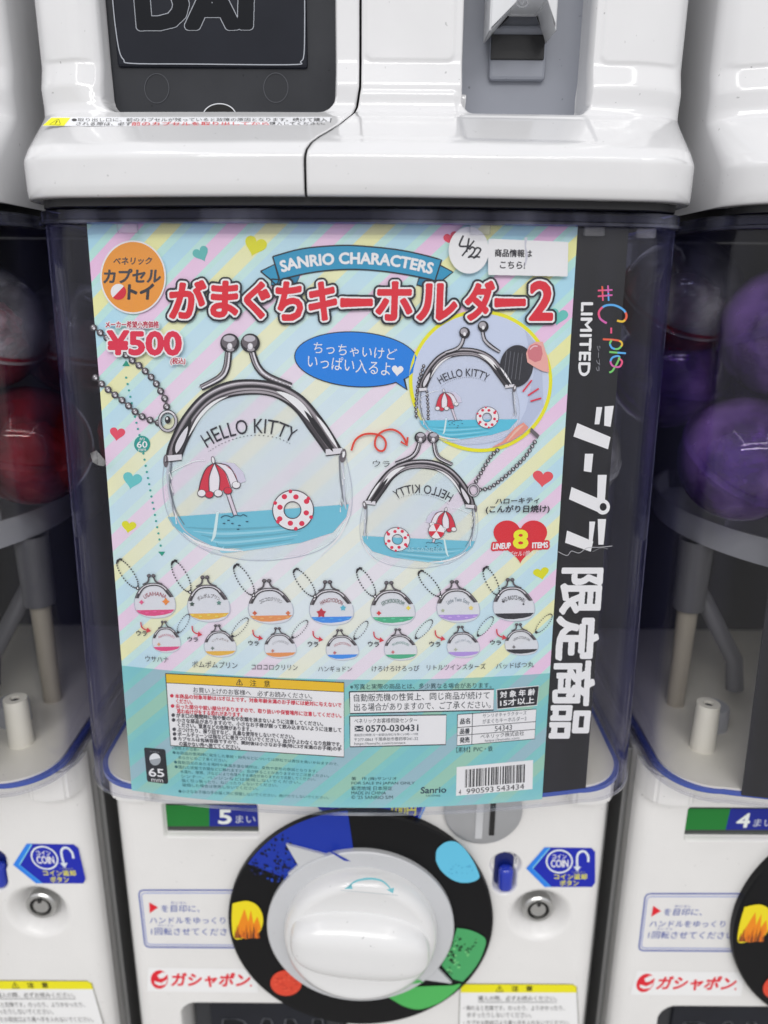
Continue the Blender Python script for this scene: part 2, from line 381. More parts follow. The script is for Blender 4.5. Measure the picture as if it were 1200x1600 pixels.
def plan(n_front=300, side=.09, nside=5, hw=HW, cr=CR):
    """outline seen from above: (x, bow, corner) from the left flank round the bowed front to the right flank"""
    xe = hw - cr; X = []; B = []; Cn = []
    for i in range(nside): X.append(-hw); B.append(xe * xe); Cn.append(cr + side * (1 - i / nside))
    for i in range(15):
        a = R(90 * i / 15); X.append(-xe - cr * math.cos(a)); B.append(xe * xe); Cn.append(cr * (1 - math.sin(a)))
    for x in np.linspace(-xe, xe, n_front): X.append(x); B.append(x * x); Cn.append(0)
    for i in range(15, 0, -1):
        a = R(90 * (i - 1) / 15); X.append(xe + cr * math.cos(a)); B.append(xe * xe); Cn.append(cr * (1 - math.sin(a)))
    for i in range(nside): X.append(hw); B.append(xe * xe); Cn.append(cr + side * (i + 1) / nside)
    return np.array(X), np.array(B), np.array(Cn)
# front profile of the upper machine, from under the lip upwards: depth, height, how much of the bow it follows
UP = [(-.030, .0300, 1), (-.0462, .0302, 1), (-.0472, .034, 1), (-.0472, .0455, 1), (-.041, .0505, .95), (-.012, .0645, .5), (-.002, .0680, .25),
      (-.0005, .0715, .2), (-.0015, .0790, .2), (.0018, .0880, .2), (.0022, .150, .2), (.0022, .30, .2)]
U = smooth_curve(UP, 520, .0010)
U = U[U[:, 1] < .160]
LR = (-.1130, -.0105, .0680, .170); RR = (.0440, .0998, .0680, .170)      # the two recesses
def upper_cover(side):
    X, B, Cn = plan(340); nr = len(U)
    if side < 0: k = X <= 0
    else: k = X >= 0
    X, B, Cn = X[k], B[k], Cn[k]
    y = U[:, 0][:, None]; z = U[:, 1][:, None]; bf = U[:, 2][:, None]
    seam = np.interp(U[:, 1], [.030, .0435, .0470, .0500, .0530, .0560, .0600, .0650, .0700, .0780, .2], [-.0200, -.0200, -.0194, -.0178, -.0152, -.0118, -.0076, -.0038, -.0014, 0, .0004])[:, None]
    if side < 0:
        xe = seam - .00018; Xg = np.where(X[None] > -.10, -.10 + (X[None] + .10) * (xe + .10) / .10, X[None] + 0 * z)
    else:
        xs = seam + .00018; Xg = np.where(X[None] < .10, .10 - (.10 - X[None]) * (.10 - xs) / .10, X[None] + 0 * z)
    Bx = np.where(np.abs(Xg) < HW - CR, Xg * Xg, B[None])
    Y = y + bf * Bx / 1.12 + Cn[None] * (.42 + .58 * bf) + 0 * Xg; Z = z + 0 * Xg
    # the seam edge turns inward
    ed = np.abs(Xg - (seam + (-.0004 if side < 0 else .0004))); Y = Y + .0010 * (1 - sst(0, .0008, ed)) ** 2
    for a_, b_ in ((-.1385, -.1180), (.0025, .0400), (.1035, .1385)):
        Y = Y - .0007 * (1 - sst(-.0006, .0009, sd_box(Xg, Z, a_, b_, .0890, .40, .003)))
    if side < 0:
        d = sd_box(Xg, Z, *LR, .008); Y = Y + .020 * (1 - sst(-.0014, .0004, d)) + .0035 * (1 - sst(0, .010, sd_box(Xg, Z, -.1135, -.100, .078, .19, .004)))
    else:
        d = sd_box(Xg, Z, *RR, .006); Y = Y + .026 * (1 - sst(-.0014, .0004, d))
        d2 = sd_box(Xg, Z, .0425, .097, .0525, .066, .002); Y = Y + .0016 * (1 - sst(-.001, .0008, d2)) * (1 - sst(.0655, .0675, Z))
        d3 = sd_box(Xg, Z, -.010, .0415, .0525, .076, .002); Y = Y - .0010 * (1 - sst(-.001, .0012, d3))
    m = X.size; V = np.stack([Xg, Y, Z], 2).reshape(-1, 3)
    Fc = []; inr = (sd_box(Xg, Z, *(LR if side < 0 else RR), .006) < -.0035)
    for i in range(nr - 1):
        for j in range(m - 1):
            if inr[i, j] and inr[i + 1, j] and inr[i, j + 1] and inr[i + 1, j + 1]: continue
            a = i * m + j; Fc.append((a, a + 1, a + m + 1, a + m))
    return V, Fc
def up_on(yv):
    return plane_map(yv)
def build_upper():
    t = thing('capsule_machine', 'glossy white upper capsule toy machine over the poster, with smoked flap and grey coin tray', 'toy machine', (0, .06, .030), 'upper row of capsule toy machines')
    for s, lab in ((-1, None), (1, None)):
        V, Fc = upper_cover(s); part('front_cover', mesh('front_cover', V, Fc, WHITE, smooth=True), t)
    part('inner_body', box('inner_body', (0, .10, .105), (.276, .13, .13), DARK, .004), t)
    part('base_gasket', mesh('base_gasket', *ring_wall(.0272, .0312, -.0415, .138, .026), GASKET), t, smooth=40)
    part('base_plate', prism('base_plate', [(x, y) for x, y in outline(-.0410, .138, .026, .09)], .0274, .0312, GASKET), t)
    # dispensing flap
    f = part('dispensing_flap', box('dispensing_flap', (-.0615, .0215, .1135), (.1035, .006, .092), SMOKE, .002), t)
    part('inner_plate', box('inner_plate', (-.0665, .0182, .1290), (.0850, .0030, .0800), SMOKE2, .0012), f)
    fp = plane_map(.0165)
    I = Ink()
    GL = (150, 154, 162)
    rr = []
    for (cx, cy, a0, a1) in ((197, 81, 90, 180), (458, 81, 0, 90)):
        pass
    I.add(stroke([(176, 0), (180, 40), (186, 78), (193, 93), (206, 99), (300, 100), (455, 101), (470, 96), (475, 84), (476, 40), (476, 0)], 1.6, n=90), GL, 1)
    fl = plane_map(.0185)
    for word, Q in (('DAI', [(214, -28), (391, -28), (389, 40), (220, 41)]), ('BAN', [(200, -120), (402, -120), (399, -42), (205, -42)])):
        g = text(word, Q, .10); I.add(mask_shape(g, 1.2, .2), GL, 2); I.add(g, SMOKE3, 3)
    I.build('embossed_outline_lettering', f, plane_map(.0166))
    I = Ink()
    for cx, cy in ((245, 138), (431, 137)): I.add(stroke(ell(cx, cy, 19, 23), 1.3, closed=True), (70, 72, 78), 1)
    I.add(disc(343, 182, 26, 20), (6, 6, 7), 1); I.add(stroke(ell(343, 182, 26, 20, a0=185, a1=355), 1.6), (190, 192, 196), 2)
    I.build('flap_markings', f, plane_map(.0183))
    # coin return side
    part('coin_tray', box('coin_tray', (.0722, .0285, .115), (.064, .006, .104), GREYP, .001), t)
    part('coin_tray', box('coin_tray', (.0705, .0238, .097), (.0255, .0040, .022), GREYP, .0015), t, 'sunken grey coin pocket')
    bm = bmesh.new()
    # hooded white spout above the pocket
    a = [(.0545, -.001, .150), (.0825, -.001, .150), (.0825, -.001, .0990), (.0780, -.004, .1110), (.0655, -.004, .1110), (.0545, -.001, .0990)]
    fr = [bm.verts.new(v) for v in a]; bk = [bm.verts.new((x, .0225, z + .001)) for x, y, z in a]
    bm.faces.new(fr)
    for i in range(6): bm.faces.new((fr[i], fr[(i + 1) % 6], bk[(i + 1) % 6], bk[i]))
    bm.faces.new(bk[::-1]); bmesh.ops.bevel(bm, geom=bm.edges[:], offset=.0007, segments=2, affect='EDGES')
    sp = part('coin_spout', bm_mesh('coin_spout', bm, GREYL), t, smooth=30)
    part('coin_slot', box('coin_slot', (.0700, .0215, .0990), (.0240, .0012, .0100), BLACK, .0004), sp)
    I = Ink(); I.add(stroke(ell(816, 4, 9, 7), 1.4, closed=True), (120, 122, 126), 1); I.add(text('V', rect(812, 1, 820, 8), .03), (120, 122, 126), 1)
    I.build('spout_mark', sp, plane_map(-.0042))
    # warning label on the sloping ledge
    def ledge(P, off=0):
        D = rays(P); tt = np.full(len(D), .34)
        for _ in range(14):
            X = C0 + D * tt[:, None]; yy = np.interp(X[:, 2], U[100:, 1], U[100:, 0]) ; bf = np.interp(X[:, 2], U[100:, 1], U[100:, 2])
            tt = (yy + bf * X[:, 0] ** 2 / 1.12 - off - .0003 - C0[1]) / D[:, 1]
        return C0 + D * tt[:, None]
    I = Ink()
    I.add(poly([(66, 197), (80, 183), (518, 183), (517, 196)]), (214, 215, 218), 1)
    I.add(poly([(67, 196), (80, 184), (110, 184), (100, 196.5)]), (236, 216, 30), 3); I.add(text('⚠', [(82, 186), (100, 186), (94, 195), (77, 195)], .02), (70, 60, 10), 4)
    I.add(text('●取り出し口に、前のカプセルが残っていると故障の原因となります。続けて購入', [(112, 184.4), (511, 184.0), (511, 189.6), (112, 189.8)], .012), (40, 38, 40), 3)
    I.add(text('される際は、必ず', [(120, 190.6), (206, 190.4), (205, 195.6), (118, 195.8)], .012), (40, 38, 40), 3)
    I.add(text('前のカプセルを取り出してから', [(206, 190.2), (420, 190), (420, 195.8), (205, 196)], .03), (200, 30, 40), 3)
    I.add(text('購入してください。', [(421, 190.4), (508, 190.2), (508, 195.2), (421, 195.5)], .012), (40, 38, 40), 3)
    I.add(stroke([(517, 184), (516, 196)], 1.4), (60, 60, 66), 3)
    I.build('warning_label', t, ledge, base=3)
    return t
def outline(yc, hw, cr, side, n=60):
    X, B, Cn = plan(n, side, 3, hw, cr); P = [(x, yc + b / 1.12 + c) for x, b, c in zip(X, B, Cn)]; return P
def ring_wall(z0, z1, yc, hw, cr, side=.14, th=0):
    P = outline(yc, hw, cr, side); V = []; Fc = []
    for x, y in P: V += [(x, y, z0), (x, y, z1)]
    for i in range(len(P) - 1): Fc.append((2 * i, 2 * i + 2, 2 * i + 3, 2 * i + 1))
    return V, Fc
def shell(name, rows, mat, th=.0018, side=.14, n=90, hw=.1435, cr=.030):
    """rows: (height, depth at the middle, outward offset); closed sheet with real thickness"""
    def grid(o):
        out = []
        for z, yc, of in rows:
            w2 = hw + of - o; c2 = cr + of - o
            X, B, Cn = plan(n, side, 4, w2, c2); out.append([(x, yc - of + o + b / 1.12 + c, z) for x, b, c in zip(X, B, Cn)])
        return out
    A = grid(0); Bk = grid(th); m = len(A[0]); k = len(rows); V = [p for r in A for p in r] + [p for r in Bk for p in r]; Fc = []; o = m * k
    for i in range(k - 1):
        for j in range(m - 1):
            a = i * m + j; Fc.append((a, a + 1, a + m + 1, a + m)); Fc.append((o + a, o + a + m, o + a + m + 1, o + a + 1))
    for j in range(m - 1):
        Fc.append((j, o + j, o + j + 1, j + 1)); a = (k - 1) * m + j; Fc.append((a, a + 1, o + a + 1, o + a))
    for i in range(k - 1):
        a = i * m; Fc.append((a, a + m, o + a + m, o + a)); a += m - 1; Fc.append((a, o + a, o + a + m, a + m))
    me = mesh(name, V, Fc, mat); return me
CT, CB = -.0325, -.0495       # depth of the middle of the case front, top and foot
def case_y(z): return CB + (CT - CB) * np.clip((z + .2560) / (.0250 + .2560), 0, 1)
# front panel of the lower machine as one relief surface
PZ1, PZ0 = -.2600, -.4900
def pp(x, y, Y=0.0): return plane_map(Y)(np.array([[x, y]], float))[0]
DIAL_C = pp(564, 1433); KNOB_C = DIAL_C
LCD = (pp(252, 1256), pp(405, 1309))
LOCK = pp(843, 1430); BTN = (pp(790, 1352), pp(793, 1384)); SLOT = pp(754, 1262)
FLAP = (pp(283, 1568), pp(541, 1568))
def build_panel():
    xs = np.linspace(-.1425, .1425, 440); xs = np.sign(xs) * .1425 * (np.abs(xs) / .1425) ** .96; zs = np.linspace(PZ0, PZ1, 400)
    X, Z = np.meshgrid(xs, zs); r = .011
    e = np.clip(np.abs(X) - (.1425 - r), 0, r * .9999); Y = r - np.sqrt(r * r - e * e)
    Y += .0045 * (1 - sst(-.0010, .0002, sd_box(X, Z, LCD[0][0], LCD[1][0], LCD[1][2], LCD[0][2], .0018)))
    d = np.hypot(X - LOCK[0], Z - LOCK[2]); Y += .0105 * (1 - sst(.0085, .0205, d)) ** 1.2
    d = sd_box(X, Z, BTN[0][0] - .0068, BTN[0][0] + .0068, BTN[1][2] - .006, BTN[0][2] + .0065, .0066); Y += .006 * (1 - sst(-.0012, .0006, d)) * np.where(np.abs(X - BTN[0][0]) < .02, 1, 0)
    d = np.hypot(X - BTN[0][0], Z - BTN[0][2]); Y += .005 * (1 - sst(.0078, .0094, d)) * (Y < .003)
    d = sd_box(X, Z, FLAP[0][0], FLAP[1][0], -.60, FLAP[0][2], .010); Y += .022 * (1 - sst(-.0016, .0010, d))
    m = len(xs); V = np.stack([X, Y, Z], 2).reshape(-1, 3); idx = np.arange(len(zs) * m).reshape(len(zs), m)
    hole = (sd_box(X, Z, FLAP[0][0], FLAP[1][0], -.60, FLAP[0][2], .010) < -.004)
    q = np.stack([idx[:-1, :-1], idx[:-1, 1:], idx[1:, 1:], idx[1:, :-1]], 2).reshape(-1, 4)
    h = (hole[:-1, :-1] & hole[1:, 1:]).reshape(-1); q = q[~h]
    return mesh('front_panel', V, q.tolist(), PANEL, smooth=True)
PM = plane_map(0.0)
def lcd_print(num):
    I = Ink()
    I.add(poly(rect(254, 1258, 327, 1291)), (24, 112, 44), 1); I.add(poly(rect(327, 1258, 405, 1291)), (20, 34, 130), 1)
    I.add(poly(rect(254, 1291, 406, 1306)), (62, 66, 64), 1); I.add(poly(rect(255, 1295, 406, 1298)), (84, 88, 86), 2)
    I.add(text(num, rect(342, 1266, 361, 1287), .06), (214, 218, 214), 3); I.add(text('まい', rect(368, 1274, 399, 1286), .02), (186, 190, 200), 3)
    return I
def build_lower():
    t = thing('capsule_machine', 'white capsule toy machine in the middle holding the purse poster behind its clear case', 'toy machine', (0, .06, -.70), 'lower row of capsule toy machines')
    part('front_panel', build_panel(), t)
    part('cabinet', box('cabinet', (0, .1165, -.4795), (.284, .185, .436), PANEL, .004), t)
    part('lower_body', box('lower_body', (0, .030, -.594), (.285, .060, .207), PANEL, .004), t)
    for s in (-1, 1):
        for k in range(1): pass
        part('side_rail', box('side_rail', (s * .1447, .028, -.480), (.0035, .022, .44), ALU, .0008), t)
    # clear case
    rows = [(-.2532, CB, 0), (-.2520, CB, 0)] + [(z, float(case_y(z)), 0) for z in np.linspace(-.243, .0206, 24)]
    part('clear_case', shell('clear_case', rows, CASE), t, smooth=50)
    zc = lambda z: float(case_y(z))
    rim = part('case_rim', shell('case_rim', [(.0208, zc(.0208), .0018), (.0212, zc(.0212), .0026), (.0224, zc(.0224), .0026), (.0229, zc(.0229), .0014), (.0266, zc(.0266), .0014), (.0270, zc(.027), .0006)], RIMM, th=.0022), t, smooth=40)
    part('case_floor_rim', shell('case_floor_rim', [(-.2548, CB + .0035, -.0035), (-.2542, CB + .0035, -.0028), (-.2518, CB + .0035, -.0028)], BLUERIM, th=.003), t, smooth=40)
    part('case_foot_edge', shell('case_foot_edge', [(-.2546, CB, .0006), (-.2533, CB, .0009)], CLR, th=.0012), t, smooth=40)
    fl = part('case_floor', prism('case_floor', outline(CB + .0075, .1375, .026, .16), -.2535, -.2505, CREAM), t)
    part('inner_back_wall', box('inner_back_wall', (0, .158, -.1145), (.278, .006, .2735), DARK, 0), t)  # shade inside the case is put into the dark wall colour
    part('inner_side_wall', box('inner_side_wall', (-.1395, .132, -.1145), (.003, .055, .2735), DARK, 0), t)
    part('inner_side_wall', box('inner_side_wall', (.1395, .132, -.1145), (.003, .055, .2735), DARK, 0), t)
    part('case_lid', prism('case_lid', outline(-.0255, .1385, .026, .16), .0228, .0262, DARK), t)
    # capsule tray with guide fins, standing on posts
    tr = part('capsule_tray', lathe('capsule_tray', [(.012, -.150), (.1170, -.143), (.1175, -.128), (.1155, -.128), (.1140, -.1405), (.012, -.147)], GREYT, (0, .082, 0), 'Z', 96), t, smooth=40)
    for a in (205, 335, 232, 308):
        c, s = math.cos(R(a)), math.sin(R(a))
        part('guide_fin', box('guide_fin', (.080 * c, .082 + .080 * s, -.131), (.060, .0022, .022), GREYT, .0008, rotz=R(a)), tr)
    for s in (-1, 1):
        part('post', lathe('post', [(.0060, -.1840), (.0052, -.2530)], pmat('beige_post', (.42, .38, .31), .5), (s * .108, .050, 0), 'Z', 24), t, smooth=40)
        part('post_sleeve', lathe('post_sleeve', [(.0098, -.1430), (.0088, -.186), (.0050, -.1862)], ARMG, (s * .108, .050, 0), 'Z', 24), t, smooth=40)
        pg = part('peg', lathe('peg', [(.0025, -.226), (.0028, -.2225), (.0062, -.2225), (.0068, -.2530)], CREAM, (s * .1095, .004, 0), 'Z', 24), t, smooth=40)
        part('peg_bore', lathe('peg_bore', [(.0, -.2240), (.0026, -.2240)], DARK, (s * .1095, .004, 0), 'Z', 16), pg)
        rl = part('roller', lathe('roller', [(0, -.2370), (.0085, -.2370), (.0092, -.2395), (.0092, -.2530)], GREYT, (s * .0960, .026, 0), 'Z', 24), t, smooth=40)
        part('roller_screw', lathe('roller_screw', [(0, -.2345), (.0022, -.2350), (.0026, -.2369)], STEEL, (s * .0960, .026, 0), 'Z', 12), rl, smooth=40)
        part('swing_arm', tube('swing_arm', [(s * .100, .060, -.176), (s * .082, .038, -.214), (s * .080, .036, -.232)], .0050, ARMG), t, smooth=50)
        # little bracket under each front corner of the case
        part('corner_bracket', prism('corner_bracket', [(s * .1150, .01), (s * .1150, -.0075), (s * .1180, -.0105), (s * .1280, -.0112), (s * .1370, -.0088), (s * .1418, -.002), (s * .1430, .01)], -.2790, -.2590, PANEL, .0014), t, smooth=35)
    # display window
    for px_ in (205, 748, 924, 1012):
        q_ = float(poster_map([(px_, 362)])[0][0]); yb_ = float(case_y(.02)) + min(abs(q_), .115) ** 2 / 1.12 + max(abs(q_) - .115, 0) * .9
        part('rim_clip', box('rim_clip', (q_, yb_ + .0005, .0192), (.0085, .0030, .0042), CLR, .0006), t)
    lw_ = part('lcd_window', box('lcd_window', ((LCD[0][0] + LCD[1][0]) / 2, .0050, (LCD[0][2] + LCD[1][2]) / 2), (LCD[1][0] - LCD[0][0] + .0004, .0012, LCD[0][2] - LCD[1][2] + .0004), pmat('dark_window_frame', (.03, .035, .035), .3), 0), t)
    disp = lcd_print('5').build('display_digits', lw_, plane_map(.0043))
    # dial
    dc = DIAL_C
    dial = part('dial_plate', lathe('dial_plate', [(.0785, .0005), (.0785, -.0045), (.0775, -.0055), (.030, -.0056)], INKBLACK, dc, 'Y', 128), t, smooth=40)
    D = plane_map(-.0058)
    I = Ink()
    def ringseg(a0, a1, r0, r1, n=40):
        # in photo pixels round the middle of the dial; angles clockwise from the right
        P = [(564 + rx * math.cos(R(a)), 1424 + ry * math.sin(R(a))) for a in np.linspace(a0, a1, n) for rx, ry in ((r1[0], r1[1]),)]
        Q = [(564 + r0[0] * math.cos(R(a)), 1424 + r0[1] * math.sin(R(a))) for a in np.linspace(a1, a0, n)]
        return poly(P + Q)
    BLU = (18, 46, 150); GRN = (72, 166, 84)
    I.add(ringseg(208, 264, (112, 95), (200, 158)), BLU, 1)
    for k in range(150):
        a = random.uniform(204, 232); rr_ = random.uniform(.62, .98); x = 564 + 200 * rr_ * math.cos(R(a)); y = 1424 + 158 * rr_ * math.sin(R(a))
        I.add(disc(x, y, random.uniform(1, 3.6), random.uniform(.8, 2.6), random.uniform(0, 90), n=7), (6, 14, 60) if k % 3 else (22, 60, 160), 2 + k * .02)
    I.build('printed_patch', dial, D, cut=0); I = Ink()
    I.add(poly([tuple(p) for p in along([(363, 1412), (374, 1409), (388, 1408), (401, 1414), (409, 1426), (411, 1440), (407, 1454), (398, 1462), (382, 1466), (366, 1466), (362, 1440), (363, 1414)], 60)]), (226, 200, 26), 2)
    I.add(poly([(366, 1462), (376, 1436), (382, 1420), (388, 1440), (392, 1422), (396, 1444), (402, 1432), (408, 1450), (402, 1462), (385, 1467)]), (222, 128, 22), 3)
    for k in range(34): x = random.uniform(366, 406); h_ = random.uniform(6, 24); I.add(poly([(x - 1.5, 1466), (x + random.uniform(-2, 2), 1466 - h_), (x + 1.5, 1466)]), ((150, 78, 24), (206, 104, 24), (96, 50, 24))[k % 3], 4 + k * .02)
    I.build('printed_patch', dial, D, cut=0); I = Ink()
    I.add(disc(447, 1536, 24.5, 20), (204, 66, 44), 2)
    for k in range(40): I.add(disc(447 + random.uniform(-17, 17), 1536 + random.uniform(-13, 13), random.uniform(1, 4), random.uniform(.8, 2.2), n=8), (212, 80, 56) if k % 2 else (190, 56, 38), 3 + k * .02)
    I.build('printed_patch', dial, D, cut=0); I = Ink()
    I.add(poly([tuple(p) for p in along([(681, 1340), (683, 1327), (696, 1316), (711, 1315), (724, 1324), (736, 1340), (745, 1357), (749, 1371), (738, 1378), (720, 1379), (704, 1373), (689, 1360), (681, 1345)], 60)]), (92, 178, 208), 2)
    for k in range(16): I.add(disc(random.uniform(700, 738), random.uniform(1350, 1366), random.uniform(.8, 2.4), .8, n=6), (70, 150, 186), 3 + k * .02)
    I.build('printed_patch', dial, D, cut=0); I = Ink()
    I.add(poly([tuple(p) for p in along([(714, 1450), (733, 1453), (750, 1460), (759, 1469), (756, 1485), (748, 1503), (736, 1520), (723, 1534)], 40)] + [(708, 1530), (690, 1508), (705, 1480)]), (66, 152, 92), 2)
    for k in range(110):
        x = random.uniform(700, 750); y = 1463 + (x - 700) * .1 + random.uniform(0, 62); 
        if (x - 564) ** 2 / 190 ** 2 + (y - 1424) ** 2 / 148 ** 2 < 1: I.add(disc(x, y, random.uniform(1, 3.2), random.uniform(.8, 2.4), n=6), (22, 62, 34) if k % 3 else (110, 186, 120), 3)
    I.build('printed_patch', dial, D, cut=0); I = Ink()
    I.add(poly([tuple(p) for p in along([(706, 1540), (720, 1538), (706, 1553), (684, 1568), (657, 1577), (636, 1574), (618, 1565), (608, 1555), (640, 1543), (700, 1540)], 60)]), GRN, 2)
    I.build('printed_patch', dial, D, cut=0)
    # light grey ring with the two turning arrows
    dcx, dcy, dcz = dc
    rg = part('arrow_ring', lathe('arrow_ring', [(.0550, -.0056), (.0550, -.0085), (.0542, -.0092), (.030, -.0092)], GREYL, dc, 'Y', 128), t, smooth=40)
    J = plane_map(-.0076)
    def arrow(P):
        W = J(np.array(P, float)); bm = bmesh.new(); vs = [bm.verts.new(v) for v in W]; f = bm.faces.new(vs)
        r_ = bmesh.ops.extrude_face_region(bm, geom=[f]); bmesh.ops.translate(bm, vec=(0, .0019, 0), verts=[v for v in r_['geom'] if isinstance(v, bmesh.types.BMVert)])
        return part('arrow_head', bm_mesh('arrow_head', bm, GREYL), rg)
    arrow([(447, 1320), (500, 1334), (545, 1347), (560, 1380), (470, 1382), (450, 1366), (466, 1352)])
    arrow([(706, 1537), (655, 1530), (610, 1520), (600, 1480), (672, 1476), (694, 1498), (684, 1514)])
    I = Ink(); I.add(poly([(512, 1329), (520, 1331), (548, 1346), (538, 1345)]), (18, 46, 150), 1); I.build('ring_notch', rg, plane_map(-.0094), cut=0)
    I = Ink(); I.add(poly([(622, 1541), (634, 1534), (655, 1531), (662, 1535)]), (72, 166, 84), 1); I.build('ring_notch', rg, plane_map(-.0094), cut=0)
    # knob
    kc = (dcx + .0002, dcy, dcz)
    kb = part('knob', lathe('knob', [(.0448, -.0085), (.0448, -.0120), (.0432, -.0180), (.0405, -.0200), (.0385, -.0208), (.0370, -.0202), (0, -.0185)], KNOBM, kc, 'Y', 128), t, smooth=60)
    # grip bar: a rounded ridge across the knob
    bm = bmesh.new(); n1, n2 = 60, 28; G = []
    for i in range(n1 + 1):
        u = -1 + 2 * i / n1; x = .0398 * math.sin(u * math.pi / 2); half = .0010 + .0175 * (1 - abs(u) ** 2.2) ** .8 ; row = []
        top = -.0325 + .0110 * abs(u) ** 3
        for j in range(n2 + 1):
            v = -1 + 2 * j / n2; y = -.0170 + (top + .0170) * (1 - abs(v) ** 4.2); zz = half * 1.25 * v
            row.append(bm.verts.new((kc[0] + x, kc[1] + y + .0, kc[2] + .0005 + zz - .10 * x)))
        G.append(row)
    for a, b in zip(G, G[1:]):
        for j in range(n2): bm.faces.new((a[j], a[j + 1], b[j + 1], b[j]))
    part('grip_bar', bm_mesh('grip_bar', bm, KNOBM), kb, smooth=70)
    K = plane_map(-.0332)
    I = Ink(); TL_ = (110, 176, 186)
    I.add(stroke([(544, 1386), (556, 1377), (575, 1373), (596, 1376), (610, 1388)], [2, 3, 3.6, 3, 2]), TL_, 1)
    I.add(poly([(538, 1389), (549, 1381), (551, 1389)]), TL_, 1); I.add(poly([(604, 1390), (616, 1387), (614, 1396)]), TL_, 1)
    I.add(stroke([(532, 1391), (622, 1399)], 1.0), (170, 176, 180), 1)
    I.build('turn_arrow', kb, K)
    # coin slot
    sl = part('coin_slot', lathe('coin_slot', [(.0222, .001), (.0222, -.0030), (.0205, -.0042), (0, -.0044)], pmat('silver_slot', (.50, .51, .53), .3, metal=.5, mottle=.1), SLOT, 'Y', 64), t, smooth=40)
    part('slit', box('slit', (SLOT[0] + .0052, -.0045, SLOT[2]), (.0030, .0012, .0300), BLACK, .0003), sl)
    part('slot_ridge', box('slot_ridge', (SLOT[0] - .0022, -.0047, SLOT[2]), (.0042, .0012, .0340), GREYL, .0003), sl)
    # blue reject button
    b0 = ((BTN[0] + BTN[1]) / 2)
    bt = part('coin_button', box('coin_button', (b0[0], .0030, BTN[1][2] + .0030), (.0088, .0080, .0170), BLUEP, .0035, 4), t, smooth=50)
    part('button_well', box('button_well', (b0[0], .0060, b0[2]), (.0132, .0010, .024), pmat('dark_blue_well', (.004, .012, .12), .3), .0003), t)
    # lock
    lk = part('lock', lathe('lock', [(.0092, .0100), (.0092, .0045), (.0082, .0036), (.0066, .0036), (.0062, .0062), (.0050, .0062), (.0046, .0040), (0, .0040)], STEEL, LOCK, 'Y', 48), t, smooth=35)
    part('key_ring_gap', lathe('key_ring_gap', [(.0065, .0060), (.0048, .0060)], BLACK, LOCK, 'Y', 40), lk)
    part('key_notch', box('key_notch', (LOCK[0], .0036, LOCK[2] + .0050), (.0020, .0020, .0030), BLACK, .0002), lk)
    # coin sticker
    SB = (20, 34, 160)
    def st(name, items, off=3, label=None): return simple(name, t, PM, items, off, label)
    st('coin_sticker', [
        (poly([(822, 1357), (851, 1324), (924, 1325), (930, 1331), (930, 1379), (925, 1386), (851, 1386)]), SB, 1),
        (poly([(822, 1357), (851, 1324), (860, 1324), (833, 1357), (862, 1386), (851, 1386)]), (40, 120, 214), 2),
        (stroke([(832, 1357), (859, 1325)], 1.5), (130, 200, 236), 3), (stroke([(832, 1357), (861, 1386)], 1.2), (70, 150, 226), 3),
        (stroke(ell(874, 1346, 20, 17.5), 2.4, closed=True), (214, 220, 240), 3),
        (text('コイン', rect(863, 1335, 885, 1342), .03), (220, 226, 240), 3), (text('COIN', rect(861, 1343.5, 888, 1355), .04), (220, 226, 240), 3),
        (stroke([(902, 1356), (902, 1338), (907, 1331), (914, 1331), (919, 1338), (919, 1347)], 3.6), (206, 212, 232), 3),
        (poly([(896, 1354), (908, 1354), (902, 1362)]), (206, 212, 232), 3),
        (text('コイン返却', rect(866, 1365.5, 917, 1374), .03), (214, 208, 70), 3), (text('ボタン', rect(875, 1375.5, 904, 1384), .03), (214, 208, 70), 3),
        (text('へんきゃく', rect(893, 1361.5, 914, 1364), .02), (190, 190, 130), 3)])
    IN = (66, 84, 158)
    st('instruction_sticker', [
        (stroke([(372, 1391), (224, 1391), (219, 1392.5), (217, 1397), (226, 1474), (228, 1478), (233, 1480), (374, 1481)], 2.0, smooth=False), IN, 1),
        (stroke([(372, 1395.5), (226, 1395.5), (222, 1397), (221, 1400), (229, 1471), (231, 1475), (236, 1476), (374, 1477)], 1.2, smooth=False), (130, 142, 196), 1),
        (poly([(233, 1410), (247, 1418), (234, 1427)]), (206, 30, 44), 1),
        (text('を目印に、', rect(252, 1414, 312, 1425, .5), .02), IN, 1), (text('めじるし', rect(267, 1409, 292, 1412), .02), IN, 1),
        (text('ハンドルをゆっくり', rect(234, 1433, 352, 1443, .5), .02), IN, 1),
        (text('1回転させてください。', rect(236, 1449.5, 376, 1461, 1), .02), IN, 1), (text('かいてん', rect(247, 1444.5, 272, 1447.5), .02), IN, 1)])
    RD = (206, 30, 46)
    st('red_logo_sticker', [
        (poly([(232, 1512), (402, 1514), (403, 1551), (230, 1549)]), (222, 221, 219), 0),
        (disc(249, 1530.5, 13.5, 14.5), RD, 1), (poly([(246, 1524), (254, 1519), (262, 1521), (259, 1528), (249, 1529)]), (222, 221, 219), 2),
        (poly([(241, 1533), (252, 1536), (262, 1530), (259, 1538), (249, 1540), (242, 1537)]), (222, 221, 219), 2),
        (stroke([(240, 1530), (252, 1531), (262, 1524)], 2.4), RD, 3),
        (text('ガシャポン', [(270, 1520), (392, 1521), (388, 1542), (268, 1541)], .05), RD, 1), (disc(392, 1540, 1.6), RD, 1)])
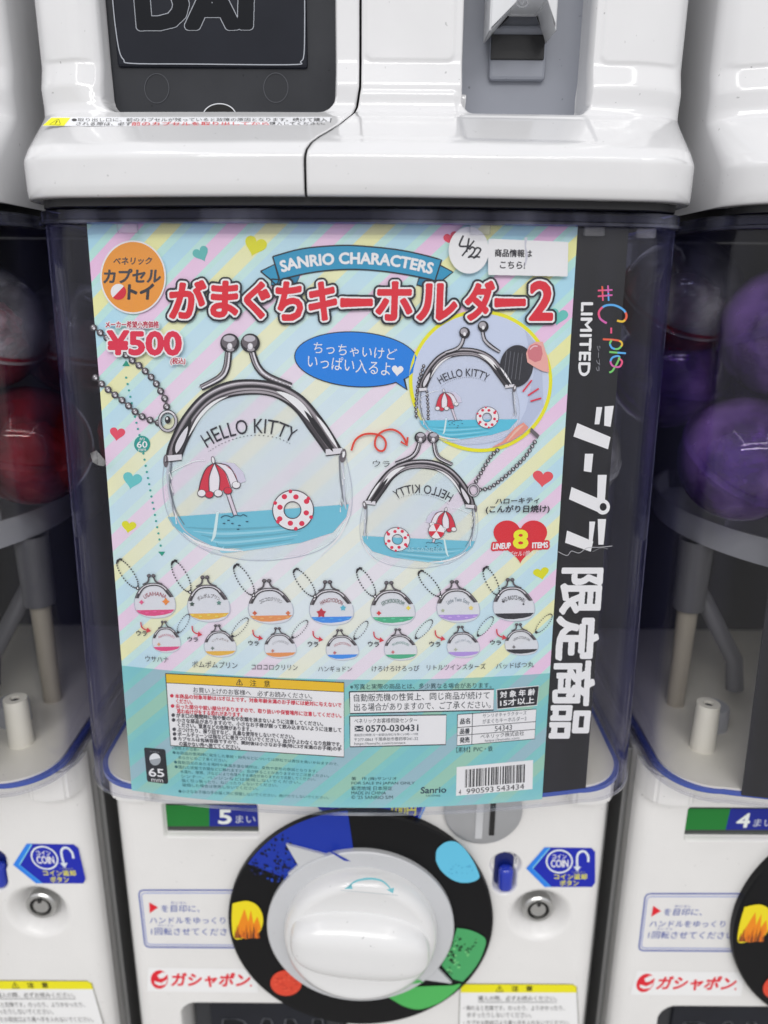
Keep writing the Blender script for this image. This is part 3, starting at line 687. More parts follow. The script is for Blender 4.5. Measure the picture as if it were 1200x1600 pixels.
    st('caution_sticker', [
        (poly([(719, 1539), (900, 1537), (905, 1640), (716, 1640)]), (232, 231, 226), 1),
        (poly([(720, 1539), (726, 1537.5), (894, 1538), (901, 1541), (902, 1551), (720, 1551)]), (232, 210, 24), 2),
        (stroke([(716, 1640), (719, 1541), (724, 1537.5), (895, 1538), (901, 1542), (906, 1640)], .9, smooth=False), (90, 88, 70), 3),
        (text('⚠　注　意', rect(775, 1540.5, 832, 1549.5), .03), (50, 46, 20), 3),
        (text('購入の際、必ずお読みください。', rect(747, 1556, 870, 1564), .02), (60, 58, 58), 3), (stroke([(747, 1566), (870, 1566)], .8), (60, 58, 58), 3),
        (text('・倒れると危険です。のったり、よりかかったり、', rect(724, 1571, 882, 1579), .014), (60, 58, 58), 3),
        (text('ゆすったりしないでください。', rect(730, 1582, 830, 1590), .014), (60, 58, 58), 3),
        (text('・カプセル取出口より奥へ手を入れないでください。', rect(724, 1594, 890, 1602), .014), (60, 58, 58), 3)])
    st('coin_guide_sticker', [
        (poly([(482, 1240), (670, 1240), (648, 1290), (610, 1296), (560, 1290), (520, 1296)]), (22, 40, 150), 1),
        (stroke([(500, 1266), (540, 1292)], 2), (170, 200, 236), 2), (stroke([(530, 1262), (560, 1284)], 2), (170, 200, 236), 2), (stroke([(668, 1252), (650, 1290)], 2.5), (60, 130, 220), 2),
        (text('100円', rect(612, 1258, 650, 1274), .03), (214, 208, 70), 2)])
    # lower flap
    fx0, fx1 = FLAP[0][0], FLAP[1][0]
    lf = part('dispensing_flap', box('dispensing_flap', ((fx0 + fx1) / 2, .0170, FLAP[0][2] - .046), (fx1 - fx0 - .006, .005, .088), SMOKE, .002), t)
    part('inner_plate', box('inner_plate', ((fx0 + fx1) / 2, .0136, FLAP[0][2] - .046), (fx1 - fx0 - .028, .003, .078), SMOKE2, .001), lf)
    part('flap_well', box('flap_well', ((fx0 + fx1) / 2, .0215, FLAP[0][2] - .046), (fx1 - fx0 + .004, .002, .098), BLACK, 0), t)
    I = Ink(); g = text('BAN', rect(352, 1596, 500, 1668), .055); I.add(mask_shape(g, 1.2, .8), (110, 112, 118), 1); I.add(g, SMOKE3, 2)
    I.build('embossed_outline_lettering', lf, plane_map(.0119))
    return t, disp
def copy_thing(o, dx, label):
    r = o.copy(); COL.objects.link(r); r.location.x += dx; r['label'] = label; out = {}
    for c in o.children:
        k = c.copy(); COL.objects.link(k); k.parent = r; out[c.name] = k
        for g in c.children:
            h = g.copy(); COL.objects.link(h); h.parent = k; out[g.name] = h
    return r, out
upper = build_upper()
copy_thing(upper, -PITCH, 'glossy white upper machine cut by the left edge of the photo')
ur, _ = copy_thing(upper, PITCH, 'glossy white upper machine cut by the right edge of the photo')
for c in list(ur.children):
    if c.name.startswith('warning_label'): bpy.data.objects.remove(c)
lower, DISP = build_lower()
copy_thing(lower, -PITCH, 'white lower machine at the left edge with red capsules in its case')
_, parts = copy_thing(lower, PITCH, 'white lower machine at the right edge whose display shows 4')
m4 = lcd_print('4').build('display_digits', None, plane_map(.0043)); lcd4 = parts[DISP.name]
m4.data.transform(Matrix.Translation(Vector((0, 0, Z0)) - wloc(DISP.parent))); lcd4.data = m4.data; bpy.data.objects.remove(m4)
# ---------------------------------------------------------------- capsules
def wrinkled(name, c, r, mat, amp, seed, sq=(1, 1, 1), sub=4, freq=1.6):
    bm = bmesh.new(); bmesh.ops.create_icosphere(bm, subdivisions=sub, radius=1); rg = np.random.default_rng(seed); K = rg.normal(size=(9, 3)) * 2.6 * freq; ph = rg.uniform(0, 6, 9)
    for v in bm.verts:
        p = np.array(v.co); f = 1 + amp * float(np.abs(np.sin(K @ p + ph)).mean() - .6) * 2
        v.co = Vector((c[0] + p[0] * r * f * sq[0], c[1] + p[1] * r * f * sq[1], c[2] + p[2] * r * f * sq[2]))
    return bm_mesh(name, bm, mat)
def capsule(x, y, z, top, bottom, tilt, label, toy, seed, r=.0318):
    t = thing('toy_capsule', label, 'capsule', (x, y, z - r), 'toy capsules inside the clear cases')
    M = Matrix.Translation((x, y, z)) @ Matrix.Rotation(tilt[0], 4, 'X') @ Matrix.Rotation(tilt[1], 4, 'Y')
    def half(nm, s, mat):
        pr = [(r * math.sin(a), s * r * math.cos(a)) for a in np.linspace(0.0, math.pi / 2, 16)] + [(r * 1.03, s * 0), (r * 1.03, s * -.0018)] + [(r * .965 * math.sin(a), s * r * .965 * math.cos(a)) for a in np.linspace(math.pi / 2, 0, 12)]
        me = lathe(nm, pr, mat, (0, 0, 0), 'Z', 48); me.transform(M); return me
    part('upper_shell', half('upper_shell', 1, top), t, smooth=40); part('lower_shell', half('lower_shell', -1, bottom), t, smooth=40)
    part('toy', wrinkled('toy', (x, y, z - .003), r * .62, pmat('toy_%02x%02x%02x' % toy, tuple(lin(v) for v in toy), .45), .35, seed, (1, .8, .75)), t, smooth=30)
    part('wrapper', wrinkled('wrapper', (x, y, z), r * .86, BAG, .16, seed + 9, (1, 1, .92)), t, smooth=20)
zt = -.103 
# right neighbour
capsule(.1935, .012, -.0870, VIO, VIO, (.5, .3), 'violet capsule low in the right machine with bright highlights on it', (70, 40, 120), 3)
capsule(.2060, .012, -.0240, VIO, VIO, (-.25, -.2), 'dark violet capsule near the top of the right machine', (70, 44, 76), 5)
capsule(.2580, .0140, -.0850, VIO, VIO, (.1, .6), 'violet capsule at the right edge of the photo, beside the highlighted one', (84, 30, 160), 6)
capsule(.2700, .020, -.0230, VIO, VIO, (.3, -.6), 'violet capsule high in the right machine, cut by the photo edge', (60, 30, 90), 7)
# left neighbour
capsule(-.2180, .0080, -.0790, CLR, RED, (.35, -.25), 'red capsule with a clear lid bulging behind the left case, pink seam showing', (190, 24, 44), 11)
capsule(-.1785, .036, -.0880, RED, RED, (.1, .2), 'red capsule beside the flank of the middle machine', (150, 20, 34), 12)
capsule(-.1930, .030, -.0250, CLR, RED, (.2, .5), 'dusky capsule in a crinkled bag at the top of the left case', (120, 20, 40), 13)
capsule(.1720, .070, -.0500, VIO, VIO, (.3, .1), 'dim violet capsule deep in the right machine next to its left flank', (60, 30, 80), 31)
capsule(.2350, .078, -.0560, VIO, VIO, (.1, .5), 'violet capsule deep in the right machine behind two others', (80, 30, 110), 32)
capsule(.1700, .060, .0080 - .018, CLR, RED, (.6, .2), 'dim pinkish capsule at the top left inside the right machine', (90, 30, 60), 33)
capsule(-.1650, .078, -.0350, CLR, RED, (.2, .3), 'dim red capsule deep in the left machine near its right flank', (130, 20, 40), 34)
capsule(-.2350, .072, -.0480, RED, RED, (.1, .3), 'dark red capsule deep in the left machine behind the others', (120, 20, 30), 35)
# the middle machine
capsule(-.1050, .0280, -.0830, RED, RED, (0, .3), 'red capsule glimpsed left of the poster through the case flank', (180, 26, 50), 21)
capsule(.1000, .0180, -.0860, CLR, CLR, (.2, .1), 'clear capsule peeping out right of the black banner', (120, 124, 132), 22)
# ---------------------------------------------------------------- poster
POST = thing('poster', 'pastel striped poster of clear coin purses with red Japanese title behind the case', 'poster', (0, -.04, -.2545))
edgeL = [(135, 350), (137, 430), (140, 500), (149, 600), (161, 720), (172, 830), (182, 940), (194, 1080), (207, 1237)]
edgeR = [(900, 356), (897, 430), (893, 520), (886, 640), (878, 760), (869, 880), (861, 1000), (853, 1120), (844, 1254)]
def sheet(name, parent, xa, xb, za, zb, mat, th=.0006, na=60, nz=60, fy=poster_Y, back=0):
    V = []; UVs = []; Fc = []
    for b in (0, 1):
        for j in range(nz + 1):
            z = za + (zb - za) * j / nz
            for i in range(na + 1):
                x = xa + (xb - xa) * i / na; V.append((x, float(fy(x, z)) + back + b * th, z)); UVs.append((x, z))
    k = na + 1; o = k * (nz + 1)
    for j in range(nz):
        for i in range(na):
            a = j * k + i; Fc.append((a, a + 1, a + k + 1, a + k)); Fc.append((o + a, o + a + k, o + a + k + 1, o + a + 1))
    for i in range(na): Fc.append((i, o + i, o + i + 1, i + 1)); a = nz * k + i; Fc.append((a, a + 1, o + a + 1, o + a))
    for j in range(nz): a = j * k; Fc.append((a, a + k, o + a + k, o + a)); a += na; Fc.append((a, o + a, o + a + k, a + k))
    return part(name, mesh(name, V, Fc, mat, uv=UVs), parent)
def striped():
    m = bpy.data.materials.new('striped_poster_paper'); m.use_nodes = True; nt = m.node_tree; N = nt.nodes; L = nt.links; b = N['Principled BSDF']
    b.inputs['Roughness'].default_value = .33; b.inputs['Specular IOR Level'].default_value = .35
    uv = N.new('ShaderNodeUVMap'); uv.uv_map = 'uv'; sp = N.new('ShaderNodeSeparateXYZ'); L.new(uv.outputs[0], sp.inputs[0])
    def mth(op, a, bb=None, c=None):
        n = N.new('ShaderNodeMath'); n.operation = op
        for i, v in enumerate((a, bb, c)):
            if v is None: continue
            if isinstance(v, (int, float)): n.inputs[i].default_value = v
            else: L.new(v, n.inputs[i])
        return n.outputs[0]
    y0 = poster_map([(427, 355)])[0]; ph = y0[0] - 1.10 * y0[2]
    p = mth('SUBTRACT', sp.outputs[0], mth('MULTIPLY', sp.outputs[1], 1.10))
    f = mth('FRACT', mth('ADD', mth('DIVIDE', mth('SUBTRACT', p, ph), .0452), 20.10))
    ramp = N.new('ShaderNodeValToRGB'); L.new(f, ramp.inputs[0]); ramp.color_ramp.interpolation = 'CONSTANT'
    Y, Mt, Bl, Pk, Lb = (228, 226, 150), (172, 214, 206), (160, 204, 224), (228, 180, 210), (164, 204, 222)
    stops = [(0, Y), (.20, Mt), (.31, Bl), (.52, Mt), (.63, Pk), (.83, Mt), (.90, (176, 212, 214))]
    cr = ramp.color_ramp
    for i, (q, c) in enumerate(stops):
        e = cr.elements[i] if i < 2 else cr.elements.new(q); e.position = q; e.color = tuple(min(.89, lin(v) * 1.26) for v in c) + (1,)
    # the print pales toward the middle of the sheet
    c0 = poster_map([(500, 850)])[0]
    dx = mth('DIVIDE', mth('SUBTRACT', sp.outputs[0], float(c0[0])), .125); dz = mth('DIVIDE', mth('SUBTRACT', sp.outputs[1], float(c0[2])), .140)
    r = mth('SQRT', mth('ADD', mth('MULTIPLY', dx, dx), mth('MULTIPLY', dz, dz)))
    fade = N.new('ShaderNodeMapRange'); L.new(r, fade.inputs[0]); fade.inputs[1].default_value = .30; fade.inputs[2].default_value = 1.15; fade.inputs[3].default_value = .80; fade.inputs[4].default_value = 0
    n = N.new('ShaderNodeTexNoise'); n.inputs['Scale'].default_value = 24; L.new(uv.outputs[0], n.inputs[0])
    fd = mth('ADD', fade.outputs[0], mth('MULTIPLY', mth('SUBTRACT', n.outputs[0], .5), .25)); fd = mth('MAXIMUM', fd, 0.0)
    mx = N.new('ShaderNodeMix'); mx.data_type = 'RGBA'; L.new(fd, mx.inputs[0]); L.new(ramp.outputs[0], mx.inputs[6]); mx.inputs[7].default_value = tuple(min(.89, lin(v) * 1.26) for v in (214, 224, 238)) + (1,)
    zb = float(poster_map([(560, 1062)])[0][2])
    tm = N.new('ShaderNodeMix'); tm.data_type = 'RGBA'; tm.inputs[7].default_value = tuple(lin(v) * 1.2 for v in (92, 178, 178)) + (1,)
    st = mth('MULTIPLY', mth('LESS_THAN', sp.outputs[1], zb), .72)
    tm.clamp_factor = True; L.new(st, tm.inputs[0]); L.new(ramp.outputs[0], tm.inputs[6])
    m3 = N.new('ShaderNodeMix'); m3.data_type = 'RGBA'; L.new(mth('LESS_THAN', sp.outputs[1], zb), m3.inputs[0]); L.new(mx.outputs[2], m3.inputs[6]); L.new(tm.outputs[2], m3.inputs[7])
    # pale band along the foot of the print
    m4_ = N.new('ShaderNodeMix'); m4_.data_type = 'RGBA'; g = N.new('ShaderNodeMapRange'); L.new(sp.outputs[1], g.inputs[0]); g.inputs[1].default_value = -.2545; g.inputs[2].default_value = -.2475; g.inputs[3].default_value = .6; g.inputs[4].default_value = 0
    L.new(g.outputs[0], m4_.inputs[0]); L.new(m3.outputs[2], m4_.inputs[6]); m4_.inputs[7].default_value = tuple(lin(v) for v in (150, 214, 218)) + (1,)
    L.new(m4_.outputs[2], b.inputs['Base Color'])
    bp = N.new('ShaderNodeBump'); bp.inputs['Strength'].default_value = .40; bp.inputs['Distance'].default_value = .002; n2 = N.new('ShaderNodeTexNoise'); n2.inputs['Scale'].default_value = 22; n2.inputs['Detail'].default_value = 3
    L.new(uv.outputs[0], n2.inputs[0]); L.new(n2.outputs[0], bp.inputs['Height']); L.new(bp.outputs[0], b.inputs['Normal'])
    return m
xl = float(poster_map([(165, 720)])[0][0]); xr = float(poster_map([(880, 720)])[0][0]); ZT = float(poster_map([(560, 347)])[0][2])
print('poster x', xl, xr, 'top', ZT, [float(poster_map([p])[0][0]) for p in edgeL[::3] + edgeR[::3]])
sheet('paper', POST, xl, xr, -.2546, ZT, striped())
W_ = (236, 236, 240); K_ = (28, 30, 36); RED_ = (200, 30, 50); TEAL = (44, 150, 140); INKT = (44, 44, 52)
def pr(name, items, base=1, label=None, parent=None): return simple(name, parent or POST, poster_map, items, base, label)
# ---- hearts
for (x, y, w2, h2, a, c) in ((315, 398, 25, 24, -25, (92, 172, 168)), (398, 386, 35, 31, 18, (206, 204, 30)), (183, 679, 24, 21, 8, (214, 70, 92)), (206, 752, 30, 26, 12, (96, 184, 184)),
        (201, 824, 23, 19, 8, (208, 206, 30)), (848, 749, 32, 26, 5, (214, 76, 84)), (846, 897, 25, 19, -12, (206, 204, 24)), (872, 496, 30, 26, 10, (96, 182, 172)), (706, 374, 24, 22, -20, (214, 60, 84))):
    pr('printed_heart', [(heart(x, y, w2, h2, a), c, 1)], 1)
# ---- round badge
pr('round_badge', [(disc(208, 433, 51.5, 57.5, n=60), (240, 236, 236), 1), (disc(208, 433, 49, 55, n=60), (224, 142, 50), 2),
    (text('ベネリック', [(178, 402), (238, 402), (236, 413), (177, 414)], .035), (66, 66, 70), 3),
    (text('カプセル', [(163, 421), (252, 420), (250, 441), (162, 442)], .055), (66, 66, 70), 3),
    (disc(185, 456, 12, 12.5), (232, 232, 236), 3), (poly(ell(185, 456, 12, 12.5, a0=-45, a1=135)), RED_, 4),
    (text('トイ', [(201, 445), (240, 444), (238, 467), (200, 467)], .065), (50, 50, 54), 3)], 14)
# ---- price
pricetxt = text('¥500', [(169, 518), (282, 518), (282, 554), (169, 553)], .05)
pr('price_lettering', [(mask_shape(pricetxt, 3.2, .4), (238, 228, 232), 1), (mask_shape(pricetxt, .6, .3), (206, 38, 66), 2),
    (mask_shape(text('メーカー希望小売価格', [(165, 502), (248, 502), (248, 512), (165, 512)]), 1.6, .5), (230, 226, 228), 1), (text('メーカー希望小売価格', [(165, 502), (248, 502), (248, 512), (165, 512)], .045), (178, 50, 72), 2),
    (mask_shape(text('(税込)', [(267, 559), (290, 559), (289, 570), (266, 570)]), 1.6, .5), (230, 226, 228), 1), (text('(税込)', [(267, 559), (290, 559), (289, 570), (266, 570)], .04), (178, 50, 72), 2)], 34)
# ---- ribbon
RB = (38, 138, 176)
def outl(pts, w=2.2): return stroke(list(pts) + [pts[0]], w, smooth=False)
top = [tuple(p) for p in along([(426, 401), (470, 389), (520, 384), (560, 384), (620, 390), (660, 398), (690, 406)], 24)]
bot = [tuple(p) for p in along([(680, 438), (640, 430), (600, 424), (560, 421), (520, 422), (480, 427), (437, 437)], 24)]
tl = [(407, 424), (429, 413), (436, 437), (432, 446), (424, 438)]; tr_ = [(687, 414), (708, 425), (690, 439), (679, 437)]
f1 = [(424, 436), (437, 437), (470, 428), (462, 445), (424, 446)]; f2 = [(655, 434), (651, 445), (678, 453), (681, 437)]
C_ = [(441, 425), (470, 418), (520, 413), (557, 412), (600, 414), (640, 420), (674, 428)]
sc = arctext('SANRIO CHARACTERS', C_, 17, .03)
pr('ribbon_banner', [(poly(tl), RB, 1), (outl(tl), K_, 2), (poly(tr_), RB, 1), (outl(tr_), K_, 2), (poly(f1), (30, 116, 152), 1), (outl(f1), K_, 2), (poly(f2), (30, 116, 152), 1), (outl(f2), K_, 2),
    (poly(top + bot), RB, 3), (outl(top + bot), K_, 4), (mask_shape(sc, 1.0, .25), W_, 5)], 2)
# ---- title
TG = [('が', 264, 436, 324, 500, 0), ('ま', 329, 437, 375, 498, 0), ('ぐ', 381, 438, 424, 500, 0), ('ち', 430, 438, 476, 503, 0), ('キ', 482, 438, 529, 503, 0), ('ー', 532, 464, 583, 481, 0),
      ('ホ', 587, 438, 647, 503, 0), ('ル', 651, 441, 717, 503, 0), ('ダ', 726, 437, 775, 503, 0), ('ー', 773, 464, 822, 481, 0), ('2', 827, 437, 867, 503, 0)]
gl_ = []
for c, x0, y0, x1, y1, _ in TG:
    q = [(x0 + 3.5, y0 + 4), (x1 - 3.5, y0 + 4), (x1 - 5.5, y1 - 4), (x0 + 1.5, y1 - 4)]
    if c == 'ー': q = [(x0 + 2, y0 + 4), (x1 - 3, y0 + 5), (x1 - 3, y1 - 5), (x0 + 2, y1 - 3)]
    gl_.append(text(c, q, .0))
G_ = join(*gl_)
tt = pr('title_lettering', [(mask_shape(G_, 8.8, .5), (26, 34, 42), 1), (mask_shape(G_, 5.6, .4), (238, 236, 238), 2), (mask_shape(G_, 2.7, .3), (204, 30, 46), 3)], 18)
# ---- speech bubble
bub = ell(557, 561.5, 96, 42, 3.5, n=60); tail = [(612, 592), (634, 607), (628, 585), (600, 585)]
pr('speech_bubble', [(poly(ell(557, 561.5, 97.5, 43.5, 3.5, n=60)), K_, 1), (poly([(609, 592), (637, 610), (631, 583)]), K_, 1), (poly(bub), (16, 118, 206), 2), (poly(tail), (16, 118, 206), 3),
    (text('ちっちゃいけど', [(491, 534), (621, 545), (619, 563), (489, 552)], .012), W_, 4), (text('いっぱい入るよ', [(482, 553), (611, 566), (609, 588), (480, 574)], .012), W_, 4), (heart(621, 580, 18, 17, 5), W_, 4)], 6)
# ---- loop arrow and small captions
pr('loop_arrow', [(stroke([(549, 704), (555, 688), (568, 679), (585, 678), (598, 683), (603, 693), (600, 703), (592, 704), (586, 696), (588, 683), (598, 674), (612, 671), (624, 676), (632, 686), (635, 694)], 3.2), (206, 62, 44), 1),
    (stroke([(626, 690), (636, 696), (637, 683)], 3.2, smooth=False), (206, 62, 44), 1)], 26)
pr('caption_lettering', [(text('ウラ', [(583, 719), (609, 720), (609, 730), (582, 729)], .025), INKT, 1), (text('ハローキティ', [(775, 779), (843, 777), (842, 786), (774, 788)], .03), INKT, 1),
    (text('(こんがり日焼け)', [(760, 790), (859, 789), (858, 802), (759, 803)], .03), INKT, 1)], 26)
# ---- heart badge
LN = text('LINEUP', [(771, 849.5), (798, 848), (798, 857), (770, 858)], .03); IT = text('ITEMS', [(832, 848), (856, 847), (856, 855.5), (832, 856.5)], .03)
pr('heart_badge', [(heart(813, 847, 84, 68, 0, 60), (204, 38, 48), 1), (mask_shape(LN, 3, .5), (204, 38, 48), 2), (mask_shape(IT, 3, .5), (204, 38, 48), 2), (mask_shape(LN, .25, .2), W_, 3), (mask_shape(IT, .25, .2), W_, 3),
    (mask_shape(text('8', [(803, 829), (824, 829), (824, 856), (803, 856)], .02), 3.4, .4), (204, 38, 48), 4), (mask_shape(text('8', [(803, 829), (824, 829), (824, 856), (803, 856)], .02), 1.3, .3), (240, 222, 40), 5),
    (text('1カプセル1個入り', [(785, 862), (842, 860), (841, 868), (784, 870)], .02), W_, 3)], 4)
# ---- size arrow
di = [(disc(197 + (208 - 197) * k / 5, 590 + (640 - 590) * k / 5, 1.8, n=8), TEAL, 1) for k in range(6)]
di += [(disc(np.interp(y, [640, 693, 858], [208, 221, 252]), y, 1.8, n=8), TEAL, 1) for y in np.arange(651, 857, 9.6) if abs(y - 693) > 13]
di += [(poly([(191, 572), (203, 572), (197, 563)]), (30, 140, 116), 1), (poly([(247, 862), (258, 862), (253, 869)]), (30, 140, 116), 1), (disc(222, 694, 12.5, 13), (30, 142, 132), 2),
    (text('約', rect(218, 683.5, 226, 688.5), .02), W_, 3), (text('60', rect(214, 689.5, 230, 699.5), .03), W_, 3), (text('mm', rect(216, 701, 228, 705)), W_, 3)]
pr('size_arrow', di, 3)
# ---- purses. Drawn once in the pixels of the largest one, then moved and scaled
CH = [(70, 66, 70), (34, 32, 36), (120, 114, 118), (206, 204, 208), (236, 236, 240), (96, 90, 94)]
def purse(name, A, b, ground, words=None, base=4, seed=0, scale=1, mirror=False, clasp=True, art=True, gtop=((262, 808), (545, 788)), mute=0, label=None, chain=None, ring=(262, 657)):
    A = np.array(A, float)
    if mirror: A = A @ np.array([[-1, 0], [0, 1]]); 
    bb = np.array(b, float) - (A @ np.array([402, 733])) + np.array([0, 0]); rg = np.random.default_rng(seed)
    T = lambda sh: xf(sh, A, bb)
    t = pr(name, [(T(poly([(262, 716), (285, 690), (330, 625), (370, 610), (430, 612), (480, 640), (520, 690), (536, 700), (549, 752), (548, 800), (520, 846), (470, 868), (400, 876), (330, 866), (290, 842), (262, 800), (256, 752)])), pale, 0)] , base, label)
    big = scale > .45
    I = Ink()
    # liquid
    gp = [gtop[0], (330, gtop[0][1] * .77 + gtop[1][1] * .23), (450, gtop[0][1] * .35 + gtop[1][1] * .65), gtop[1], (541, 808), (520, 832), (470, 848), (400, 858), (340, 856), (292, 838), (270, 822)]
    I.add(T(poly(gp)), ground, 1)
    if big:
        lighter = tuple(min(240, int(v * .75 + 62)) for v in ground)
        for k in range(6):
            y = 818 + k * 6; I.add(T(stroke([(290 + k * 12, y + 6), (350, y + 9 + k), (420, y + 6), (480 - k * 5, y)], [1, 4, 3, 1])), lighter if k % 2 else tuple(int(v * .9) for v in ground), 2)
        I.add(T(stroke([(286, 832), (310, 848), (345, 858), (380, 861)], [1, 4, 4, 1])), (232, 242, 246), 3)
        I.add(T(stroke([(340, 800), (335, 835), (330, 846)], [4, 5, 1])), (196, 226, 238), 3)
    I.build('printed_liquid', t, poster_map, base)
    # transparent body outlines
    I = Ink(); lw = 1.0 if big else 4.5
    left = [(258, 715), (254, 750), (258, 790), (272, 822), (300, 848), (340, 866), (400, 876), (470, 869), (515, 850), (545, 812), (550, 765), (541, 715)]
    I.add(T(stroke(left, lw, n=80)), (168, 174, 184), 1)
    if big:
        I.add(T(stroke([(264, 716), (262, 752), (270, 792), (290, 830), (330, 853)], [5, 2, 3, 2, 1])), (176, 182, 190), 1)
        I.add(T(stroke([(268, 720), (266, 760), (274, 795), (288, 820)], [2, 3, 1, 1])), (98, 104, 112), 2)
        I.add(T(stroke([(533, 708), (536, 740), (538, 780), (541, 796)], [7, 3, 4, 1])), (182, 188, 196), 1)
        I.add(T(stroke([(530, 712), (532, 750), (537, 784)], [1.5, 2.5, 1])), (110, 114, 122), 2)
        I.add(T(stroke([(262, 740), (300, 722), (320, 720)], [1, 2, .5])), (214, 218, 224), 1)
        I.add(T(stroke([(500, 870), (530, 838), (546, 806)], [1, 3, 1])), (226, 234, 240), 2)
        for k in range(9):
            a = rg.uniform(0, 1); x = 262 + 12 * a + rg.uniform(-3, 3); y = 725 + 95 * a; I.add(T(stroke([(x, y), (x + rg.uniform(1, 5), y + rg.uniform(6, 16))], [.5, 2.0])), (230, 232, 236) if k % 2 else (130, 136, 144), 3)
            x = 534 + rg.uniform(-3, 7); y = 722 + 85 * a; I.add(T(stroke([(x, y), (x + rg.uniform(-1, 3), y + rg.uniform(6, 16))], [.5, 1.8])), (232, 234, 238) if k % 2 else (136, 140, 148), 3)
    I.build('clear_body_outline', t, poster_map, base + 3)
    # metal mouth: bands of dark and bright as in the picture of polished metal
    I = Ink()
    out_ = [(258, 716), (264, 692), (284, 652), (318, 614), (365, 594), (425, 596), (470, 616), (505, 655), (536, 704)]
    inn = [(284, 716), (294, 690), (316, 650), (345, 626), (385, 617), (425, 620), (458, 640), (482, 672), (508, 708)]
    O = along(out_, 60); Nn = along(inn, 60)
    def band(a, c, col, ly, s=0, e=60):
        P = (O * (1 - a) + Nn * a)[s:e]; Q = (O * (1 - c) + Nn * c)[s:e]; v = np.vstack([P, Q]); m = len(P)
        I.add(T((v, [(i, i + 1, m + i + 1, m + i) for i in range(m - 1)])), col, ly)
    def taper(a, c, col, ly, s, e):
        m = e - s; t_ = np.sin(np.linspace(0, math.pi, m))[:, None] ** .7; mid = (a + c) / 2; hw_ = (c - a) / 2 * t_
        P = O[s:e] * (1 - mid + hw_) + Nn[s:e] * (mid - hw_); Q = O[s:e] * (1 - mid - hw_) + Nn[s:e] * (mid + hw_); v = np.vstack([P, Q])
        I.add(T((v, [(i, i + 1, m + i + 1, m + i) for i in range(m - 1)])), col, ly)
    band(0, 1, CH[0], 1); band(0, .12, CH[1], 2); band(.16, .36, CH[2], 2); band(.88, 1, CH[1], 2)
    if big:
        taper(.17, .33, (150, 144, 148), 3, 4, 56); taper(.20, .27, (196, 192, 196), 4, 14, 42); band(.42, .52, CH[1], 2); band(.55, .72, CH[5], 2); taper(.58, .68, (158, 152, 156), 3, 6, 54)
        taper(.34, .78, CH[4], 5, 38, 53); taper(.40, .70, CH[1], 6, 47, 60); taper(.25, .85, CH[1], 4, 1, 15); taper(.40, .78, CH[3], 5, 3, 13); taper(.78, 1.0, CH[4], 4, 9, 26); taper(.10, .30, CH[4], 5, 50, 59); taper(.74, .90, (150, 144, 148), 4, 24, 44)
        for f in (0, 1):
            p = (O[0] + Nn[0]) / 2 if f == 0 else (O[-1] + Nn[-1]) / 2
            I.add(T(poly([(p[0] - 13, p[1] - 4), (p[0] + 13, p[1] - 6), (p[0] + 13, p[1] + 4), (p[0] - 13, p[1] + 6)])), CH[3], 5)
            I.add(T(stroke([(p[0] - 13, p[1] + 6), (p[0] + 13, p[1] + 3)], 1.4)), CH[1], 6)
        I.add(T(disc(536, 712, 5, 11, 10)), CH[5], 5); I.add(T(disc(537, 710, 2, 5, 10)), CH[4], 6); I.add(T(disc(259, 720, 4, 10)), CH[5], 5)
    else: band(.36, .62, CH[3], 3, 10, 50)
    if clasp:
        lg = [(357, 550), (354, 574), (344, 590), (314, 606)]; rgt = [(394, 550), (402, 572), (418, 588), (455, 603)]
        for L_ in (lg, rgt):
            I.add(T(stroke(L_, [11, 12, 12, 10])), CH[1], 6)
            I.add(T(stroke([(x - 1, y - 1) for x, y in L_], [6, 7, 7, 5])), CH[5], 7)
            if big: I.add(T(stroke([(x + 1.5, y + .5) for x, y in L_], [2.5, 3, 3, 2])), CH[3], 8); I.add(T(stroke([(x - 3.5, y - 1) for x, y in L_], 1.5)), (150, 146, 150), 8)
        for x in (359, 391):
            I.add(T(disc(x, 536, 15, 15)), CH[1], 9); I.add(T(disc(x - 1, 534, 12, 11)), CH[5], 10)
            if big: I.add(T(disc(x - 1, 529, 9, 5)), (176, 172, 178), 11); I.add(T(disc(x, 541, 4, 5)), CH[3], 11); I.add(T(disc(x + 1, 546, 6, 3)), (150, 146, 150), 10); I.add(T(disc(x + 1, 540, 1.8, 2.2)), (248, 248, 250), 12)
    I.build('metal_frame', t, poster_map, base + 4)
    return t, T
pale = (218, 226, 236)
def clearbody(): pass
# transparent body: a slightly paler wash over the stripes
def beads(P, r, step, name='ball_chain', base=14, parent=None, cols=((60, 56, 60), (196, 194, 198), (120, 114, 118))):
    C = along(P, 400); d = np.r_[0, np.cumsum(np.hypot(*np.diff(C, axis=0).T))]; n = int(d[-1] / step); items = [(stroke(C[::8], r * .55, smooth=False), (90, 84, 88), 1)]
    for k in range(n + 1):
        x = np.interp(k * step, d, C[:, 0]); y = np.interp(k * step, d, C[:, 1]); items.append((disc(x, y, r, n=12 if r > 3 else 6), cols[0], 2))
        if r > 3: items += [(disc(x - r * .1, y - r * .2, r * .62, n=10), cols[2], 3), (disc(x + r * .15, y + r * .2, r * .36, n=8), cols[1], 4), (disc(x - r * .2, y - r * .35, r * .2, n=6), (240, 240, 244), 5)]
        elif r > 1.6: items.append((disc(x, y - .3, r * .4, n=6), cols[1], 3))
    return pr(name, items, base, parent=parent)
